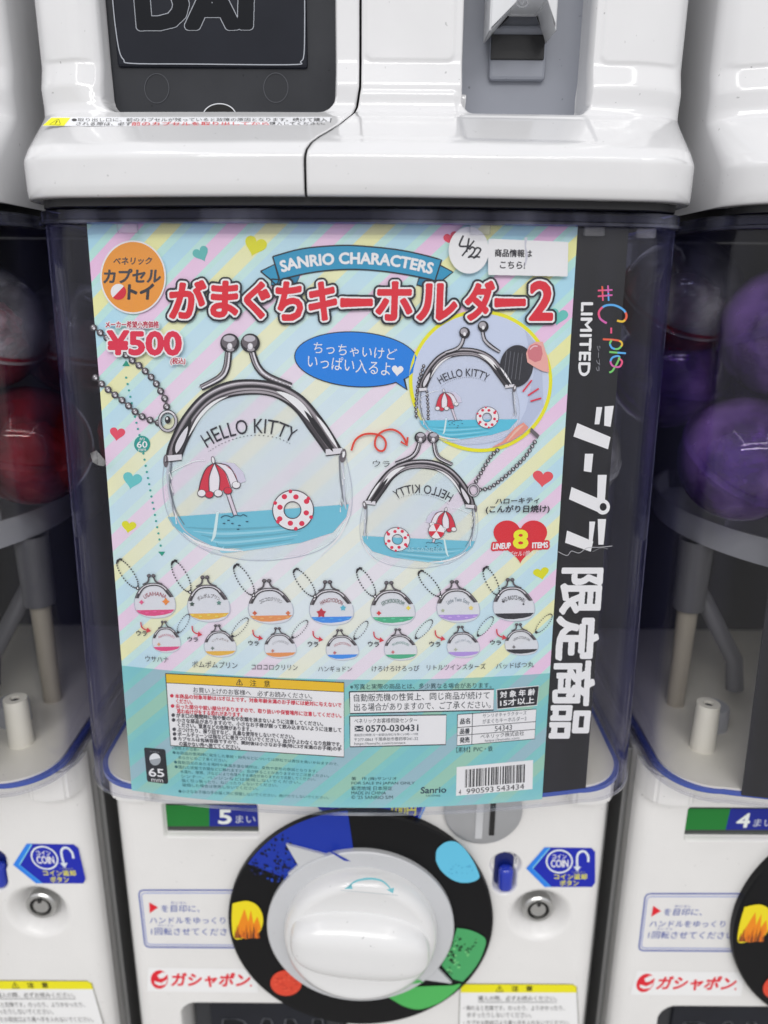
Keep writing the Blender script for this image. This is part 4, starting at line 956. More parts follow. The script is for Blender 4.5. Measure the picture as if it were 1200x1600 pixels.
def seaside(T, I, f=1, words='HELLO KITTY', flip=False):
    """lettering, parasol, sand and swim ring of the seaside purses"""
    base_ = [(324, 700), (345, 688), (372, 680), (400, 677), (430, 680), (456, 692)]
    s, fc = arctext(words, base_, 23, 0); I.add(T((s, fc)), INKT, 1)
    d = along([(326, 706), (345, 694), (372, 684), (400, 680), (432, 684), (455, 694)], 73)
    for k in range(0, 72, 3): I.add(T(stroke(d[k:k + 2], 1.1, smooth=False)), INKT, 1)
    OL = (78, 66, 76)
    # parasol
    I.add(T(poly([(346, 722), (366, 724), (380, 738), (384, 752), (372, 756), (360, 745)])), (196, 192, 208), 1)
    I.add(T(stroke([(356, 770), (368, 806)], 7)), OL, 1); I.add(T(stroke([(356, 770), (368, 805)], 4.6)), (206, 196, 206), 2)
    can = [tuple(p) for p in along([(335, 723), (322, 732), (314, 750), (311, 768)], 12)] + [(327, 770), (342, 768), (357, 764), (372, 754)] + [tuple(p) for p in along([(372, 754), (366, 738), (352, 727), (335, 723)], 12)]
    I.add(T(poly(can)), (196, 48, 66), 2)
    I.add(T(poly([(335, 723), (327, 745), (327, 770), (342, 768), (343, 745)])), (222, 214, 220), 3)
    I.add(T(poly([(335, 723), (352, 738), (360, 762), (372, 754), (366, 738), (352, 727)])), (222, 214, 220), 3)
    for (x, y, c) in ((315, 771, 0), (327, 773, 1), (341, 771, 0), (356, 767, 1), (369, 758, 0)):
        I.add(T(disc(x, y, 7, 6)), OL, 4); I.add(T(disc(x, y - .5, 5.9, 5)), (224, 218, 224) if c == 0 else (196, 48, 66), 5)
    for L_ in ([(335, 723), (322, 732), (314, 750), (310, 768)], [(335, 723), (327, 745), (327, 768)], [(335, 723), (343, 745), (342, 766)], [(335, 723), (352, 738), (361, 762)], [(335, 723), (358, 729), (372, 754)]): I.add(T(stroke(L_, 1.3)), OL, 6)
    I.add(T(disc(333, 719, 3, 6, -10)), OL, 6); I.add(T(disc(333, 719, 2, 4.8, -10)), (224, 218, 224), 7)
    # sand heap
    I.add(T(stroke([(345, 809), (350, 806), (356, 806), (362, 808), (368, 805), (376, 806), (380, 804), (386, 807)], 1.4)), (44, 84, 104), 4)
    for x, y in ((350, 818), (363, 818), (374, 821), (386, 815), (357, 813), (372, 827)): I.add(T(disc(x, y, 2.2, 1)), (44, 84, 104), 4)
    # swim ring
    cx, cy = 458, 797
    ringo = ell(cx, cy, 32, 31, n=48); ringi = ell(cx - 1, cy, 13.5, 13.5, n=48)
    def ann(a, b_):
        v = np.array(a + b_); m = len(a); return v, [(i, (i + 1) % m, m + (i + 1) % m, m + i) for i in range(m)]
    I.add(T(ann(ell(cx, cy, 32.6, 31.8, n=48), ell(cx - 1, cy, 12.6, 12.6, n=48))), OL, 4); I.add(T(ann(ell(cx, cy, 31.2, 30.2, n=48), ell(cx - 1, cy, 14, 14, n=48))), (226, 218, 222), 5)
    for a in range(0, 360, 45):
        q = 22 + (3 if a % 90 else -1); I.add(T(disc(cx + q * math.cos(R(a + 12)), cy + q * math.sin(R(a + 12)), 4.2, 4)), (204, 44, 72), 6)
    for a in range(22, 360, 60): I.add(T(poly(ell(cx + 30.2 * math.cos(R(a)), cy + 29.4 * math.sin(R(a)), 3, 3, n=12))), (204, 44, 72), 6)
AQ = (104, 178, 198)
def wash(a):
    m = bpy.data.materials.new('pale_wash_print'); m.use_nodes = True; nt = m.node_tree; b = nt.nodes['Principled BSDF']
    b.inputs['Base Color'].default_value = (.84, .86, .90, 1); b.inputs['Alpha'].default_value = a; b.inputs['Roughness'].default_value = .4; b.inputs['Specular IOR Level'].default_value = .2; return m
W3, W6 = wash(.30), wash(.88)
# largest purse
pale = W3
I2 = [[1, 0], [0, 1]]
t, T = purse('purse_picture', I2, (402, 733), AQ, label='largest printed coin purse, seaside pattern')
I = Ink(); seaside(T, I); I.build('seaside_print', t, poster_map, 8)
beads([(146, 512), (158, 521), (175, 535), (201, 559), (216, 570), (230, 583), (241, 595), (249, 608), (257, 622), (261, 640)], 5.6, 13.2, parent=t)
beads([(149, 590), (160, 601), (174, 613), (189, 624), (203, 636), (217, 648), (231, 655), (248, 661)], 5.6, 13.6, parent=t)
pr('ring', [(stroke(ell(262, 658, 13, 15, n=40), 5.5, closed=True), CH[1], 1), (stroke(ell(262, 658, 13, 15, n=40), 3.2, closed=True), (176, 172, 178), 2), (stroke(ell(262, 658, 13, 15, a0=200, a1=320), 1.6), (236, 236, 240), 3), (disc(262, 656, 4.5, 6), CH[1], 2), (disc(261, 654, 1.6, 2), CH[4], 3)], 20, parent=t)
# purse seen from behind
s_ = .625
t, T = purse('purse_picture', [[s_, .02], [.0, s_ * .96]], (654, 802), AQ, mirror=True, gtop=((262, 806), (545, 792)), label='printed coin purse seen from behind')
I = Ink(); seaside(lambda sh: xf((np.stack([804 - sh[0][:, 0], sh[0][:, 1] + 4], 1), sh[1]), [[s_, .02], [0, s_ * .96]], np.array((654, 802)) - np.array([[s_, .02], [0, s_ * .96]]) @ np.array([402, 733])), I)
I.L = [(a, m, l) for a, m, l in I.L]; I.build('seaside_print', t, poster_map, 8)
# beach ball printed on the back
BB = (644, 829)
pr('beach_ball_print', [(disc(686 - 4, 830, 13, 12.5), (78, 66, 76), 1), (disc(682, 830, 12.2, 11.7), (226, 218, 222), 2)] +
   [(poly([(682, 830)] + ell(682, 830, 12, 11.5, a0=a, a1=a + 50, n=8)), (198, 40, 58), 3) for a in (10, 130, 250)], 12, parent=t)
pr('copyright_lettering', [(text("© '25 SANRIO", rect(622, 855, 692, 862)), (150, 200, 212), 1)], 12, parent=t)
beads([(744, 752), (752, 738), (760, 724), (768, 712), (778, 703)], 3.4, 7.4, parent=t); beads([(750, 765), (765, 762), (785, 748), (805, 730), (822, 712), (836, 690)], 3.4, 7.8, parent=t)
pr('ring', [(stroke(ell(740, 766, 8, 9, n=30), 3.6, closed=True), CH[1], 1), (stroke(ell(740, 766, 8, 9, n=30), 1.8, closed=True), (176, 172, 178), 2), (poly([(830, 668), (843, 680), (840, 686), (828, 674)]), CH[5], 1)], 20, parent=t)
# ---- round photograph with the open purse
cxp, cyp, rp_ = 751, 595.5, 108
def clipc(sh, rr=rp_):
    v, f = sh; v = v.copy(); d = v - [cxp, cyp]; l = np.hypot(d[:, 0], d[:, 1]); k = np.minimum(1, rr / np.maximum(l, 1e-6)); return np.array([cxp, cyp]) + d * k[:, None], f
items = [(disc(cxp, cyp, 112, 111, n=90), (234, 214, 30), 1), (disc(cxp, cyp, 106.5, 105.5, n=90), (186, 196, 216), 2)]
items += [(clipc(poly([(833, 500), (862, 540), (862, 640), (835, 690), (800, 700), (822, 640), (835, 580)]), 106), (172, 182, 204), 3)]
ph = pr('round_photo', items, 7, 'round printed photo of an open purse and a coin')
bodyA = [[.545, 0], [0, .535]]; bc = (731, 618)
sv = POST
def purse_in(A, b, **k): return purse('purse_view', A, b, **k)
t, T = purse('purse_picture', bodyA, bc, (84, 180, 204), base=13, gtop=((262, 806), (545, 802)), clasp=False, label='open printed coin purse inside the round photo')
I = Ink(); seaside(T, I); I.build('seaside_print', t, poster_map, 16)
cl = []
for L_, c_ in (([(725, 524), (722, 536), (714, 545), (696, 551)], (726, 520)), ([(754, 516), (757, 530), (766, 540), (781, 550)], (755, 510))):
    cl += [(stroke(L_, [6, 6, 7, 5]), CH[1], 1), (stroke([(x - .5, y) for x, y in L_], [2.5, 3, 3, 2]), (180, 178, 182), 2), (disc(c_[0], c_[1], 8.5, 9), CH[1], 3), (disc(c_[0] - 1, c_[1] - 2, 5.5, 5), (160, 156, 160), 4), (disc(c_[0], c_[1] + 2, 2.2, 3), (240, 240, 240), 5)]
pr('open_clasp', cl, 20, parent=t)
beads([(662, 572), (656, 590), (653, 605), (651, 622), (650, 640), (651, 655)], 3, 6.6, parent=t); beads([(667, 612), (668, 625), (669, 640), (669, 655)], 2.6, 6, parent=t)
SK = (222, 160, 150)
pr('coin_and_fingers', [(disc(807, 572, 26, 33, 8, n=50), (44, 44, 50), 1)] + [(stroke([(792 + k * 6, 548 + k), (787 + k * 6, 590 + k)], .9, smooth=False), (96, 98, 104), 2) for k in range(5)] +
   [(poly([(824, 566), (822, 552), (827, 540), (837, 534), (848, 534), (856, 560), (858, 582), (848, 580), (836, 574)]), SK, 3),
    (poly([(826, 560), (824, 549), (829, 540), (838, 537), (846, 541), (848, 553), (845, 563), (836, 566)]), (196, 112, 118), 4), (stroke([(828, 546), (834, 541), (840, 541)], 2), (232, 180, 184), 5),
    (clipc(poly([(768, 700), (785, 690), (805, 668), (818, 660), (826, 668), (822, 684), (805, 697), (780, 704)]), 105), (216, 140, 124), 3), (stroke([(792, 690), (808, 672), (818, 664)], [1, 4, 1]), (238, 176, 160), 4),
    (stroke([(817, 612), (831, 594)], 2.6, smooth=False), (206, 50, 70), 3), (stroke([(825, 618), (842, 607)], 2.6, smooth=False), (206, 50, 70), 3), (stroke([(829, 627), (846, 622)], 2.6, smooth=False), (206, 50, 70), 3)], 20)
# ---- the seven small pairs
pale = W6
FR = [(242, 911, 966, 64, (206, 74, 122), (184, 875, 214, 918), 'USAHANA', (200, 70, 90)), (326, 914, 972, 66, (214, 168, 66), (270, 877, 296, 924), 'ポムポムプリン', (90, 60, 40)), (423, 919, 975, 70, (212, 138, 82), (367, 883, 395, 929), 'コロコロクリリン', (60, 60, 60)),
      (518, 921, 977, 69, (60, 132, 214), (460, 890, 491, 931), 'HANGYODON', (170, 50, 60)), (614, 922, 977, 69, (70, 164, 124), (559, 889, 585, 931), 'KEROKEROKEROPPI', (60, 130, 110)), (716, 920, 973, 67, (164, 138, 204), (655, 893, 687, 931), 'Little Twin Stars', (150, 170, 180)),
      (803, 917, 971, 65, (48, 48, 54), (757, 887, 778, 929), 'BAD BADTZ-MARU', (60, 60, 64))]
BK = [(260, 980, 1020, 44, (278, 988, 295, 960)), (344, 986, 1027, 50, (363, 994, 387, 966)), (438, 990, 1029, 50, (457, 996, 480, 970)), (535, 993, 1032, 51, (554, 998, 574, 971)), (626, 992, 1032, 51, (650, 997, 675, 969)), (724, 988, 1028, 51, (747, 993, 770, 964)), (815, 984, 1024, 52, (838, 988, 862, 960))]
def loop(x0, y0, x1, y1, r):
    d = np.array([x1 - x0, y1 - y0], float); L_ = np.hypot(*d); c = ((x0 + x1) / 2, (y0 + y1) / 2); return ell(c[0], c[1], L_ / 2, L_ * .17, math.degrees(math.atan2(d[1], d[0])), n=int(L_ * 2.4 / r))
NM = [('ウサハナ', 227, 1024, 263, 1033, 2), ('ポムポムプリン', 300, 1032, 371, 1042, 2), ('コロコロクリリン', 393, 1037, 465, 1046, 1), ('ハンギョドン', 497, 1040, 550, 1049, 0), ('けろけろけろっぴ', 581, 1040, 655, 1049, -1), ('リトルツインスターズ', 667, 1038, 759, 1047, -2), ('バッドばつ丸', 775, 1036, 834, 1045, -3)]
AP = [(220, 972), (300, 978), (395, 984), (489, 986), (584, 987), (680, 985), (776, 983)]; UP_ = [(213, 985, 229, 993), (293, 995, 309, 1002), (388, 1001, 404, 1008), (481, 1002, 497, 1010), (575, 1002, 592, 1010), (671, 1002, 688, 1010), (766, 1000, 783, 1007)]
DEC = [((259, 940, 6, (224, 130, 60)), (221, 941, 4, (214, 90, 130))), ((300, 944, 4, (70, 90, 80)), (342, 942, 4, (90, 130, 120))), ((398, 958, 4, (190, 90, 60)), (450, 958, 4, (200, 110, 70))),
       ((502, 958, 8, (176, 44, 60)), (536, 950, 5, (90, 170, 190))), ((592, 958, 4, (200, 60, 60)), (638, 950, 4, (230, 200, 80))), ((692, 954, 3, (160, 170, 140)), (736, 950, 4, (226, 200, 120))), ((786, 940, 2, (70, 70, 74)), (818, 944, 2, (70, 70, 74)))]
def star(x, y, r, n=5, q=.45): return poly([(x + (r if k % 2 == 0 else r * q) * math.sin(math.pi * k / n), y - (r if k % 2 == 0 else r * q) * math.cos(math.pi * k / n)) for k in range(2 * n)])
for i in range(7):
    cx, yt, yb, w2, gc, lp, nm, nc = FR[i]; A = [[w2 / 294, 0], [0, (yb - yt) / 282]]; bcen = (cx, yt + (733 - 594) * A[1][1])
    t, T = purse('purse_picture', A, bcen, gc, scale=.2, seed=i, gtop=((262, 812), (545, 806)))
    I = Ink(); I.add(arctext(nm, [(cx - 16, yt + 25), (cx - 8, yt + 21), (cx, yt + 20), (cx + 8, yt + 21), (cx + 16, yt + 25)], 6.4, 0), tuple(int(v * .75) for v in nc), 1)
    for (x, y, r, c) in DEC[i]: I.add(star(x, y, r, 5 if i % 2 else 4, .6), c, 1)
    for k in range(5): I.add(T(disc(290 + k * 56, 822 + (k % 2) * 10, 14, 7, n=8)), tuple(min(240, int(v * 1.12 + 8)) for v in gc), 2)
    I.build('small_print', t, poster_map, 8)
    pr('ball_chain', [(disc(x, y, 1.3, n=6), (40, 36, 42), 1) for x, y in loop(*lp, 3.7)] + [(disc(lp[2] + 1, lp[3] + 1, 3, n=8), CH[1], 1), (disc(lp[2] + 1, lp[3] + 1, 1.4, n=8), CH[4], 2), (stroke([(lp[0] - 2, lp[1] + 5), (lp[0] + 3, lp[1] - 2), (lp[0] + 7, lp[1] - 1)], 2.4, smooth=False), CH[1], 1)], 12, parent=t)
    cx, yt, yb, w2, lp = BK[i]; A = [[w2 / 294, 0], [0, (yb - yt) / 282]]; bcen = (cx, yt + (733 - 594) * A[1][1])
    t, T = purse('purse_picture', A, bcen, gc, scale=.2, seed=i + 20, gtop=((262, 812), (545, 806)))
    I = Ink(); I.add(arctext(nm, [(cx + 12, yt + 18), (cx + 6, yt + 15), (cx, yt + 14), (cx - 6, yt + 15), (cx - 12, yt + 18)][::-1], 3.8, .0, flip=True), tuple(int(v * .5 + 90) for v in nc), 1)
    I.add(star(cx - 12, yt + 27, 3, 4, .6), tuple(int(v * .6 + 70) for v in DEC[i][0][3]), 1); I.build('small_print', t, poster_map, 8)
    pr('ball_chain', [(disc(x, y, .95, n=6), (60, 56, 64), 1) for x, y in loop(*lp, 3.0)] + [(disc(lp[0], lp[1], 2.2, n=8), CH[1], 1)], 12, parent=t)
    x, y = AP[i]; pr('red_arrow', [(stroke([(x, y), (x + 1, y + 7), (x + 5, y + 11), (x + 12, y + 13)], 1.9), (196, 50, 62), 1), (poly([(x + 10, y + 8.5), (x + 16, y + 14), (x + 8.5, y + 17)]), (196, 50, 62), 1)], 14)
    a = UP_[i]; n_ = NM[i]; pr('name_lettering', [(text('ウラ', rect(*a, 1), .03), INKT, 1), (text(n_[0], rect(n_[1], n_[2] + .5, n_[3], n_[4] + .5, n_[5]), .02), INKT, 1)], 14)
# ---- warning panel
WQ = [(258.5, 1052.5), (537.5, 1066.6), (537.5, 1183), (266.6, 1165)]
def sub(Q, u0, v0, u1, v1):     # v measured downward from the top
    U_ = np.array([(u0, 1 - v0), (u1, 1 - v0), (u1, 1 - v1), (u0, 1 - v1)]); return [tuple(p) for p in q4(Q, U_)]
it = [(poly(WQ), (232, 234, 238), 1), (poly(sub(WQ, 0, 0, 1, .128)), (240, 176, 28), 2), (outl(WQ, 1.3), (60, 60, 50), 3), (stroke(sub(WQ, 0, .128, 1, .128)[:2], 1, smooth=False), (60, 60, 50), 3)]
it += [(text('⚠', sub(WQ, .395, .025, .43, .105), .03), (40, 36, 20), 4), (text('注　意', sub(WQ, .472, .022, .585, .112), .025), (40, 36, 20), 4)]
it += [(text('お買い上げのお客様へ　必ずお読みください。', sub(WQ, .15, .168, .82, .245), .012), (52, 50, 56), 4), (stroke(sub(WQ, .15, .262, .82, .262)[:2], .8, smooth=False), (52, 50, 56), 4)]
RR_ = (194, 44, 66); BB_ = (66, 66, 72)
WL = [('本商品の対象年齢は15才以上です。対象年齢未満のお子様には絶対に与えないで', .045, .985, .305, 1, 1), ('ください。', .05, .14, .376, 1, 0), ('尖った部分や鋭い部分がありますので、取り扱いや保管場所に注意してください。', .045, .985, .446, 1, 1), ('思わぬけがをする恐れがあります。', .05, .42, .512, 1, 0),
      ('がま口の開閉時に指や髪の毛や衣類を挟まないように注意してください。', .045, .88, .572, 0, 1), ('小さな部品がありますので、小さなお子様が誤って飲み込まないように注意して', .045, .985, .640, 0, 1), ('ください。窒息などの危険があります。', .05, .47, .704, 0, 0), ('ぶつけたり、振り回すなど、乱暴な使用をしないでください。', .045, .715, .770, 0, 1),
      ('ボールチェーンは指などに巻きつけないでください。血がかよわなくなり危険です。', .045, .985, .834, 0, 1), ('カプセルは包装容器ですので、開封後は小さなお子様(特に3才未満のお子様)の手', .045, .985, .900, 0, 1), ('の届かない所へ捨ててください。', .05, .40, .962, 0, 0)]
for s, u0, u1, v, red, dot in WL:
    c = RR_ if red else BB_
    it.append((text(s, sub(WQ, u0, v - .031, u1, v + .031), .04), c, 4))
    if dot: p = sub(WQ, .027, v, .03, v)[0]; it.append((disc(p[0], p[1], 2.9, n=10), c, 4))
pr('warning_panel', it, 2)
UQ = [(268, 1166), (535, 1186), (528, 1254), (280, 1244)]
ul = [('<使用上の注意>', .0, .16, .03), ('●本商品の使用時に発生した事故・紛失などについては弊社では責任を負いかねますので、', 0, .98, .125), ('あらかじめご了承ください。', .03, .32, .215), ('●直射日光のあたる場所や高温多湿な場所は、変色や変形の原因となります。', 0, .86, .315), ('●濡れた状態で衣類などに触れますと、色が移ることがありますのでご注意ください。', 0, .93, .41),
      ('水濡れ、摩擦、汗などにより色落ちする場合がありますので注意してください。', .03, .85, .50), ('シンナー、ベンジンなどは使用しないでください。', .03, .76, .59), ('強く引っ張ったり、ねじったりしないでください。', .03, .62, .68), ('破損した場合は使用しないでください。', .03, .50, .77), ('●小さなお子様の手の届く所に保管しないでください。曲げたりしないでください。', 0, .94, .90)]
pr('usage_lettering', [(text(s, sub(UQ, u0, v - .034, u1, v + .034), .004), (46, 104, 108), 1) for s, u0, u1, v in ul], 2)
# ---- capsule size badge
q = [(225, 1168), (258, 1171), (263, 1225), (230, 1221)]
moon = [(disc(242.5, 1187, 8.6, 9), (150, 156, 160), 3), (poly(ell(242, 1186, 8.6, 9, a0=170, a1=350)), (214, 218, 220), 4)]
pr('size_badge', [(mask_shape(poly([(228, 1171), (255.5, 1173.5), (260, 1222), (232.5, 1218.5)]), 3, .4), (24, 28, 34), 1)] + moon + [(text('65', [(232, 1200), (255, 1202), (257, 1214), (233, 1213)], .04), W_, 3), (text('mm', [(236, 1216.5), (254, 1218), (255, 1222.5), (237, 1221)], .04), W_, 3), (text('カプセル', [(234, 1172.5), (249, 1174), (249, 1177), (234, 1175.5)]), (130, 140, 146), 3)], 2)
# ---- notice boxes
DK = (34, 44, 54)
pr('notice_lettering', [(text('※写真と実際の商品とは、多少異なる場合があります。', [(547, 1069), (768, 1066.5), (768, 1075), (547, 1077.5)], .02), (24, 66, 74), 1)], 2)
NQ = [(546, 1081), (772, 1077), (771, 1109.5), (547, 1115)]
pr('notice_box', [(poly(NQ), (232, 234, 238), 1), (outl(NQ, 1.8), DK, 2), (text('自動販売機の性質上、同じ商品が続けて', sub(NQ, .03, .10, .97, .46), .016), DK, 3), (text('出る場合がありますので、ご了承ください。', sub(NQ, .03, .54, .98, .90), .016), DK, 3)], 2)
AQ_ = [(776, 1077.5), (842, 1071.5), (839, 1102), (777, 1108)]
pr('age_badge', [(poly(AQ_), (30, 32, 38), 1), (outl(AQ_, 1.2), W_, 2), (text('対 象 年 齢', sub(AQ_, .08, .12, .92, .46), .03), W_, 3), (text('15才以上', sub(AQ_, .08, .54, .92, .88), .035), W_, 3)], 2)
CQ = [(546.5, 1119), (697.5, 1117), (696.5, 1163.5), (547, 1167)]
pr('contact_box', [(poly(CQ), (232, 234, 238), 1), (outl(CQ, 1.6), DK, 2), (text('ベネリックお客様相談センター', sub(CQ, .045, .08, .70, .24), .02), DK, 3), (text('0570-030431', sub(CQ, .165, .31, .71, .52), .035), DK, 3),
    (poly(sub(CQ, .05, .32, .14, .50)), DK, 3), (stroke([sub(CQ, .05, .34, .1, .4)[0], sub(CQ, .095, .42, .2, .5)[0], sub(CQ, .14, .34, .2, .4)[0]], 1.2), W_, 4), (stroke([sub(CQ, .05, .47, .1, .5)[0], sub(CQ, .095, .42, .2, .5)[0], sub(CQ, .14, .47, .2, .5)[0]], 1.0), W_, 4),
    (text('電話受付時間 月～金曜日(祝日を除く)10時～17時', sub(CQ, .045, .58, .71, .68), .0), (86, 92, 98), 3), (text('〒277-0863 千葉県柏市豊四季241-22', sub(CQ, .045, .71, .71, .83), .0), (76, 82, 88), 3), (text('https://benelic.com/contact', sub(CQ, .045, .86, .58, .97), .0), (76, 82, 88), 3)], 2)
TQ = [(715, 1116.5), (838, 1108), (835.5, 1154.5), (714, 1165)]
def ln(a, b_, w=1.0): return stroke([sub(TQ, *a, 1, 1)[0], sub(TQ, *b_, 1, 1)[0]], w, smooth=False)
pr('product_table', [(poly(TQ), (230, 232, 236), 1), (outl(TQ, 1.0), DK, 2), (ln((.19, 0), (.19, .995)), DK, 2), (ln((0, .42), (1 - 1e-6, .42)), DK, 2), (ln((0, .68), (1 - 1e-6, .68)), DK, 2),
    (text('品名', sub(TQ, .035, .14, .16, .32), .03), DK, 3), (text('品番', sub(TQ, .035, .47, .16, .64), .03), DK, 3), (text('発売', sub(TQ, .035, .75, .16, .93), .03), DK, 3),
    (text('サンリオキャラクターズ', sub(TQ, .32, .03, .88, .17)), (90, 96, 104), 3), (text('がまぐちキーホルダー2', sub(TQ, .32, .21, .88, .36), .01), (80, 86, 94), 3), (text('54343', sub(TQ, .48, .46, .70, .64), .0), (60, 66, 74), 3),
    (text('ベネリック株式会社', sub(TQ, .30, .70, .86, .85), .015), (50, 56, 64), 3), (text('https://benelic.com', sub(TQ, .36, .88, .80, .985)), (90, 96, 104), 3)], 2)
pr('material_lettering', [(text('【素材】PVC・鉄', [(713, 1167.5), (770, 1165.5), (770, 1174), (713, 1176)], .015), (30, 70, 76), 1), (text('著　作 (株)サンリオ', rect(549, 1214, 620, 1220, 0)), (30, 74, 80), 1), (text('FOR SALE IN JAPAN ONLY', rect(549, 1221.5, 648, 1227, 0)), (30, 74, 80), 1),
    (text('販売地域 日本限定', rect(549, 1228.5, 613, 1235, 0), .02), (30, 74, 80), 1), (text('MADE IN CHINA', rect(549, 1236.5, 603, 1241.5)), (30, 74, 80), 1), (text("© '25 SANRIO S/M", rect(549, 1243, 614, 1248.5)), (30, 74, 80), 1),
    (mask_shape(text('Sanrio', [(658, 1230), (697, 1229), (697, 1238.5), (657, 1240)], .02), .3, .3), (28, 60, 84), 1), (text('LICENSE', rect(666, 1242, 688, 1244.5)), (28, 60, 84), 1)], 2)
# ---- barcode
BQ = [(713.5, 1198.5), (833, 1187.5), (832, 1233), (712.5, 1243.5)]
bars = []; u = .115
rb_ = random.Random(3)
while u < .905:
    wd = rb_.choice([.0065, .0065, .013, .0195]); bars.append((poly(sub(BQ, u, .12, u + wd, .74)), (40, 40, 44), 2)); u += wd + rb_.choice([.0065, .0065, .013, .0195])
pr('barcode_label', [(poly(BQ), (232, 233, 236), 1)] + bars + [(text('4', sub(BQ, .035, .80, .065, .97)), (40, 40, 44), 3), (text('990593', sub(BQ, .135, .79, .49, .97), .01), (40, 40, 44), 3), (text('543434', sub(BQ, .53, .79, .89, .97), .01), (40, 40, 44), 3)], 2)
# ---- stickers on the sheet
pr('date_sticker', [(disc(732.5, 391, 31.5, 36.5, n=60), (222, 223, 232), 1)] + [(stroke(p, w_), (30, 30, 36), 3) for p, w_ in (
    ([(724, 368), (718, 383), (726, 385), (736, 384)], 2.8), ([(733, 372), (729, 394)], 2.8), ([(741, 376), (722, 400)], 2.4), ([(733, 390), (738, 386), (742, 390), (738, 397), (732, 402), (736, 401), (741, 402)], 2.6), ([(741, 391), (746, 387), (751, 390), (747, 397), (740, 403), (745, 401), (750, 402)], 2.6))], 34, 'round white sticker with a handwritten date')
IQ = [(763, 372.5), (888.5, 378), (887.5, 432.5), (762, 430)]
pr('information_sticker', [(mask_shape(poly([(765, 375), (886, 380), (885, 430), (764.5, 427.5)]), 2.2, .4), (224, 225, 232), 1), (text('商品情報は', [(773.5, 389), (831, 390.5), (831, 402), (773, 401)], .035), (44, 42, 48), 3), (text('こちら!', [(782, 408), (821, 409), (820, 420), (781, 419)], .035), (44, 42, 48), 3),
    (stroke([(822, 371), (821, 385), (823, 400), (820, 416)], [5, 2, 4, 1]), (188, 188, 198), 4)], 34, 'white sticker with two lines of Japanese')
# scuffed clear tape at the left edge of the sheet and a tape scrap on the case
tape = pmat('clear_tape', (.60, .60, .62), .12, coat=.8)
# ---------------------------------------------------------------- black banner beside the poster
BAN = thing('banner', 'black vertical banner with white Japanese lettering right of the striped poster', 'banner', (.106, -.03, -.2545))
bx0, bx1 = xr - .0010, float(poster_map([(956, 720)])[0][0])
def ban_Y(x, z): return poster_Y(x, z) + .0009
bl = pmat('black_banner_print', (.009, .009, .011), .30, spec=.3, bump=(40, .15))
bx1 = .1168
sheet('paper', BAN, bx0 - .002, bx1, -.2530, ZT - .0010, bl, fy=ban_Y, na=24)
def bmap(P, off=0): return poster_map(P, off, ban_Y)
def bn(name, items, base=2, label=None): return simple(name, BAN, bmap, items, base, label)
def vt(s, x0t, x1t, x0b, x1b, ya, yb, bold):      # text turned a quarter clockwise: x0 left side (foot of the letters), x1 right side
    return text(s, [(x1t, ya), (x1b, yb), (x0b, yb), (x0t, ya)], bold)
WW = (226, 226, 226)
bn('lettering', [(mask_shape(vt('LIMITED', 909, 926, 904, 921, 473, 587, .05), .2, .3), WW, 1), (vt('シープラ', 933, 939, 931, 937, 540, 580, .0), (150, 150, 156), 1)])
bn('lettering', [(poly(p), WW, 1) for p in ([(932, 636), (941, 636), (936.5, 663), (929, 663)], [(945, 635), (959, 634), (954, 667), (944, 665)], [(902, 661), (954, 683), (950, 702), (896, 682)],
    [(914, 709), (927, 709), (924, 738), (912, 736)], [(934, 742), (948, 742), (945, 784), (933, 786)], [(893, 761), (935, 779), (934, 800), (889, 780)], [(934, 811), (947, 811), (943, 851), (935, 851)], [(921, 815), (930, 815), (926, 845), (920, 848)], [(886, 829), (927, 846), (923, 862), (883, 848)])]
   + [(disc(942, 792, 11, 12), WW, 1), (disc(942.5, 792, 5.4, 6), bl, 2)])
for s, a in (('限', (880, 941, 875, 936, 889, 958)), ('定', (872, 935, 869, 931, 965, 1030)), ('商', (868, 929, 864, 925, 1034, 1101)), ('品', (863, 922, 859, 917, 1104, 1152))):
    bn('lettering', [(mask_shape(vt(s, *a[:4], a[4], a[5], .02), 1.5, .3), WW, 1)])
RC = [(228, 80, 120), (80, 160, 220), (226, 90, 60), (236, 180, 50), (110, 190, 100), (200, 90, 160)]
def rainbow(pts, w_, c):
    P = along(pts, 60); out = []; n = len(c)
    for k in range(n): a = int(k * 59 / n); b_ = int((k + 1) * 59 / n) + 2; out.append((stroke(P[a:b_], w_, smooth=False), c[k], 2 + k % 2))
    return out
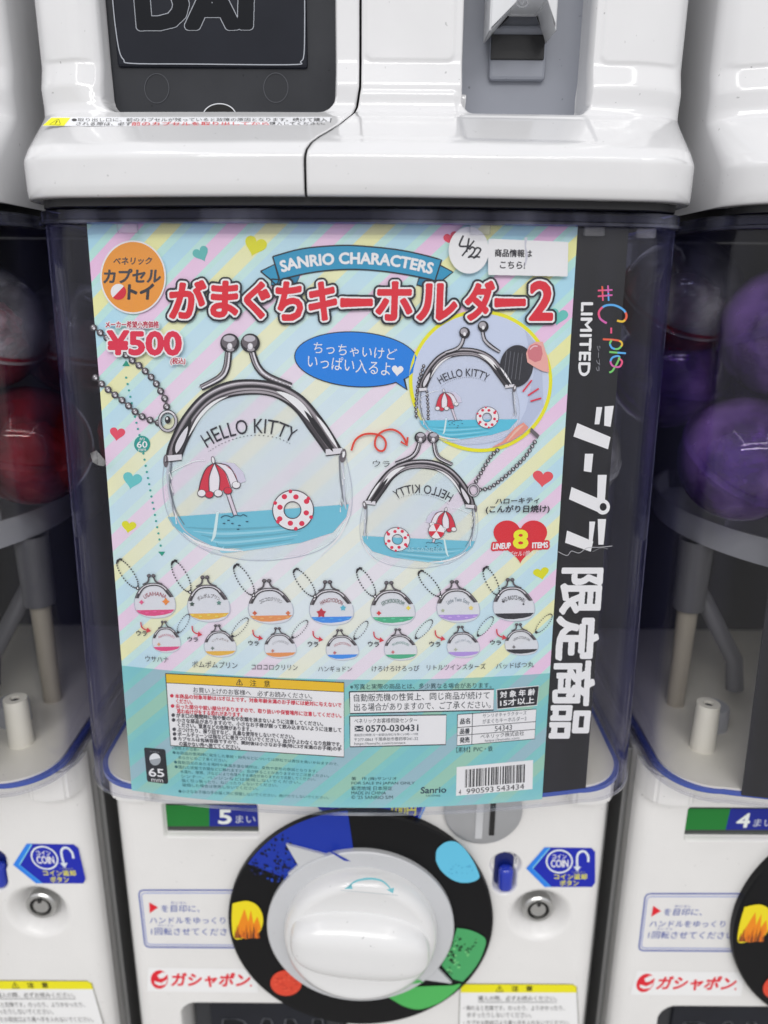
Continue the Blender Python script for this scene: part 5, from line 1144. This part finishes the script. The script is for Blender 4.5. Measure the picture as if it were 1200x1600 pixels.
bn('script_lettering', rainbow([(934, 454), (957, 453)], 2.6, [RC[0], RC[5]]) + rainbow([(934, 463), (957, 461)], 2.6, [RC[0], RC[5]]) + rainbow([(941, 447), (942, 470)], 2.6, [RC[2], RC[0]]) + rainbow([(950, 446), (951, 470)], 2.6, [RC[5], RC[1]]) +
   rainbow([(948, 505), (938, 498), (936, 487), (945, 478), (960, 477), (974, 484), (979, 494), (974, 502), (964, 501)], 3.4, [RC[5], RC[0], RC[1], RC[1], RC[2], RC[3]]) + rainbow([(955, 512), (955, 521)], 2.8, [RC[0]]) +
   rainbow([(942, 530), (966, 532), (972, 538), (966, 545), (957, 544), (953, 537), (956, 531)], 3.0, [RC[2], RC[3], RC[4], RC[1], RC[4]]) + rainbow([(952, 550), (978, 552)], 3.0, [RC[4], RC[1]]) +
   rainbow([(966, 559), (972, 565), (968, 573), (958, 572), (954, 565), (958, 558), (968, 558), (958, 578), (952, 582)], 3.0, [RC[0], RC[5], RC[1], RC[4]]))
bn('surface_crease', [(stroke([(872, 862), (886, 868), (893, 861), (905, 864), (918, 856), (938, 855), (957, 853)], 1.0, n=30), (170, 170, 172), 3), (stroke([(926, 862), (940, 856), (950, 858)], .8), (120, 120, 122), 3)])
# ---------------------------------------------------------------- sheets in the neighbouring cases
def near_Y(dx): return lambda x, z: poster_Y(np.asarray(x) - dx, z)
NB = thing('poster', 'black poster edge inside the right machine, at the right border of the photo', 'poster', (.30, -.04, -.2545))
sheet('paper', NB, .196, .415, -.2530, ZT - .001, bl, fy=near_Y(PITCH), na=30)
NL = thing('poster', 'unseen pale poster added in the left machine, blocking light into its case', 'poster', (-.30, -.04, -.2545))
sheet('paper', NL, -.415, -.1990, -.2530, ZT - .001, ink((200, 214, 222)), fy=near_Y(-PITCH), na=30)  # added out of view, helps keep light out of the left case
# ---------------------------------------------------------------- scrap of clear tape stuck on the case
TS = thing('tape_scrap', 'small crumpled scrap of clear tape on the left edge of the case front', 'tape', tuple(poster_map([(156, 718)], .004)[0]))
tm_ = poster_map([(141, 708), (150, 704), (158, 712), (168, 722), (163, 728), (152, 727), (146, 721), (153, 716)], .0062)
bm = bmesh.new(); vs = [bm.verts.new(v) for v in tm_]
for i, v in enumerate(vs): v.co.y += rng.uniform(-.0012, .0006)
for a in range(7): bm.faces.new((vs[7], vs[a], vs[(a + 1) % 7]))
part('film', bm_mesh('film', bm, glass('scrap_film', (.8, .8, .8), (.5, .5, .5), haze=.12, rough=.1, hazecol=(.8, .8, .8))), TS)
# floor of the shop
fm = mesh('floor', [(-3, -5, -.70), (3, -5, -.70), (3, 1, -.70), (-3, 1, -.70)], [(0, 1, 2, 3)], pmat('shop_floor_vinyl', (.45, .44, .42), .35, mottle=.1))
fo = part('floor', fm, None); fo.location.z = Z0; fo['kind'] = 'structure'
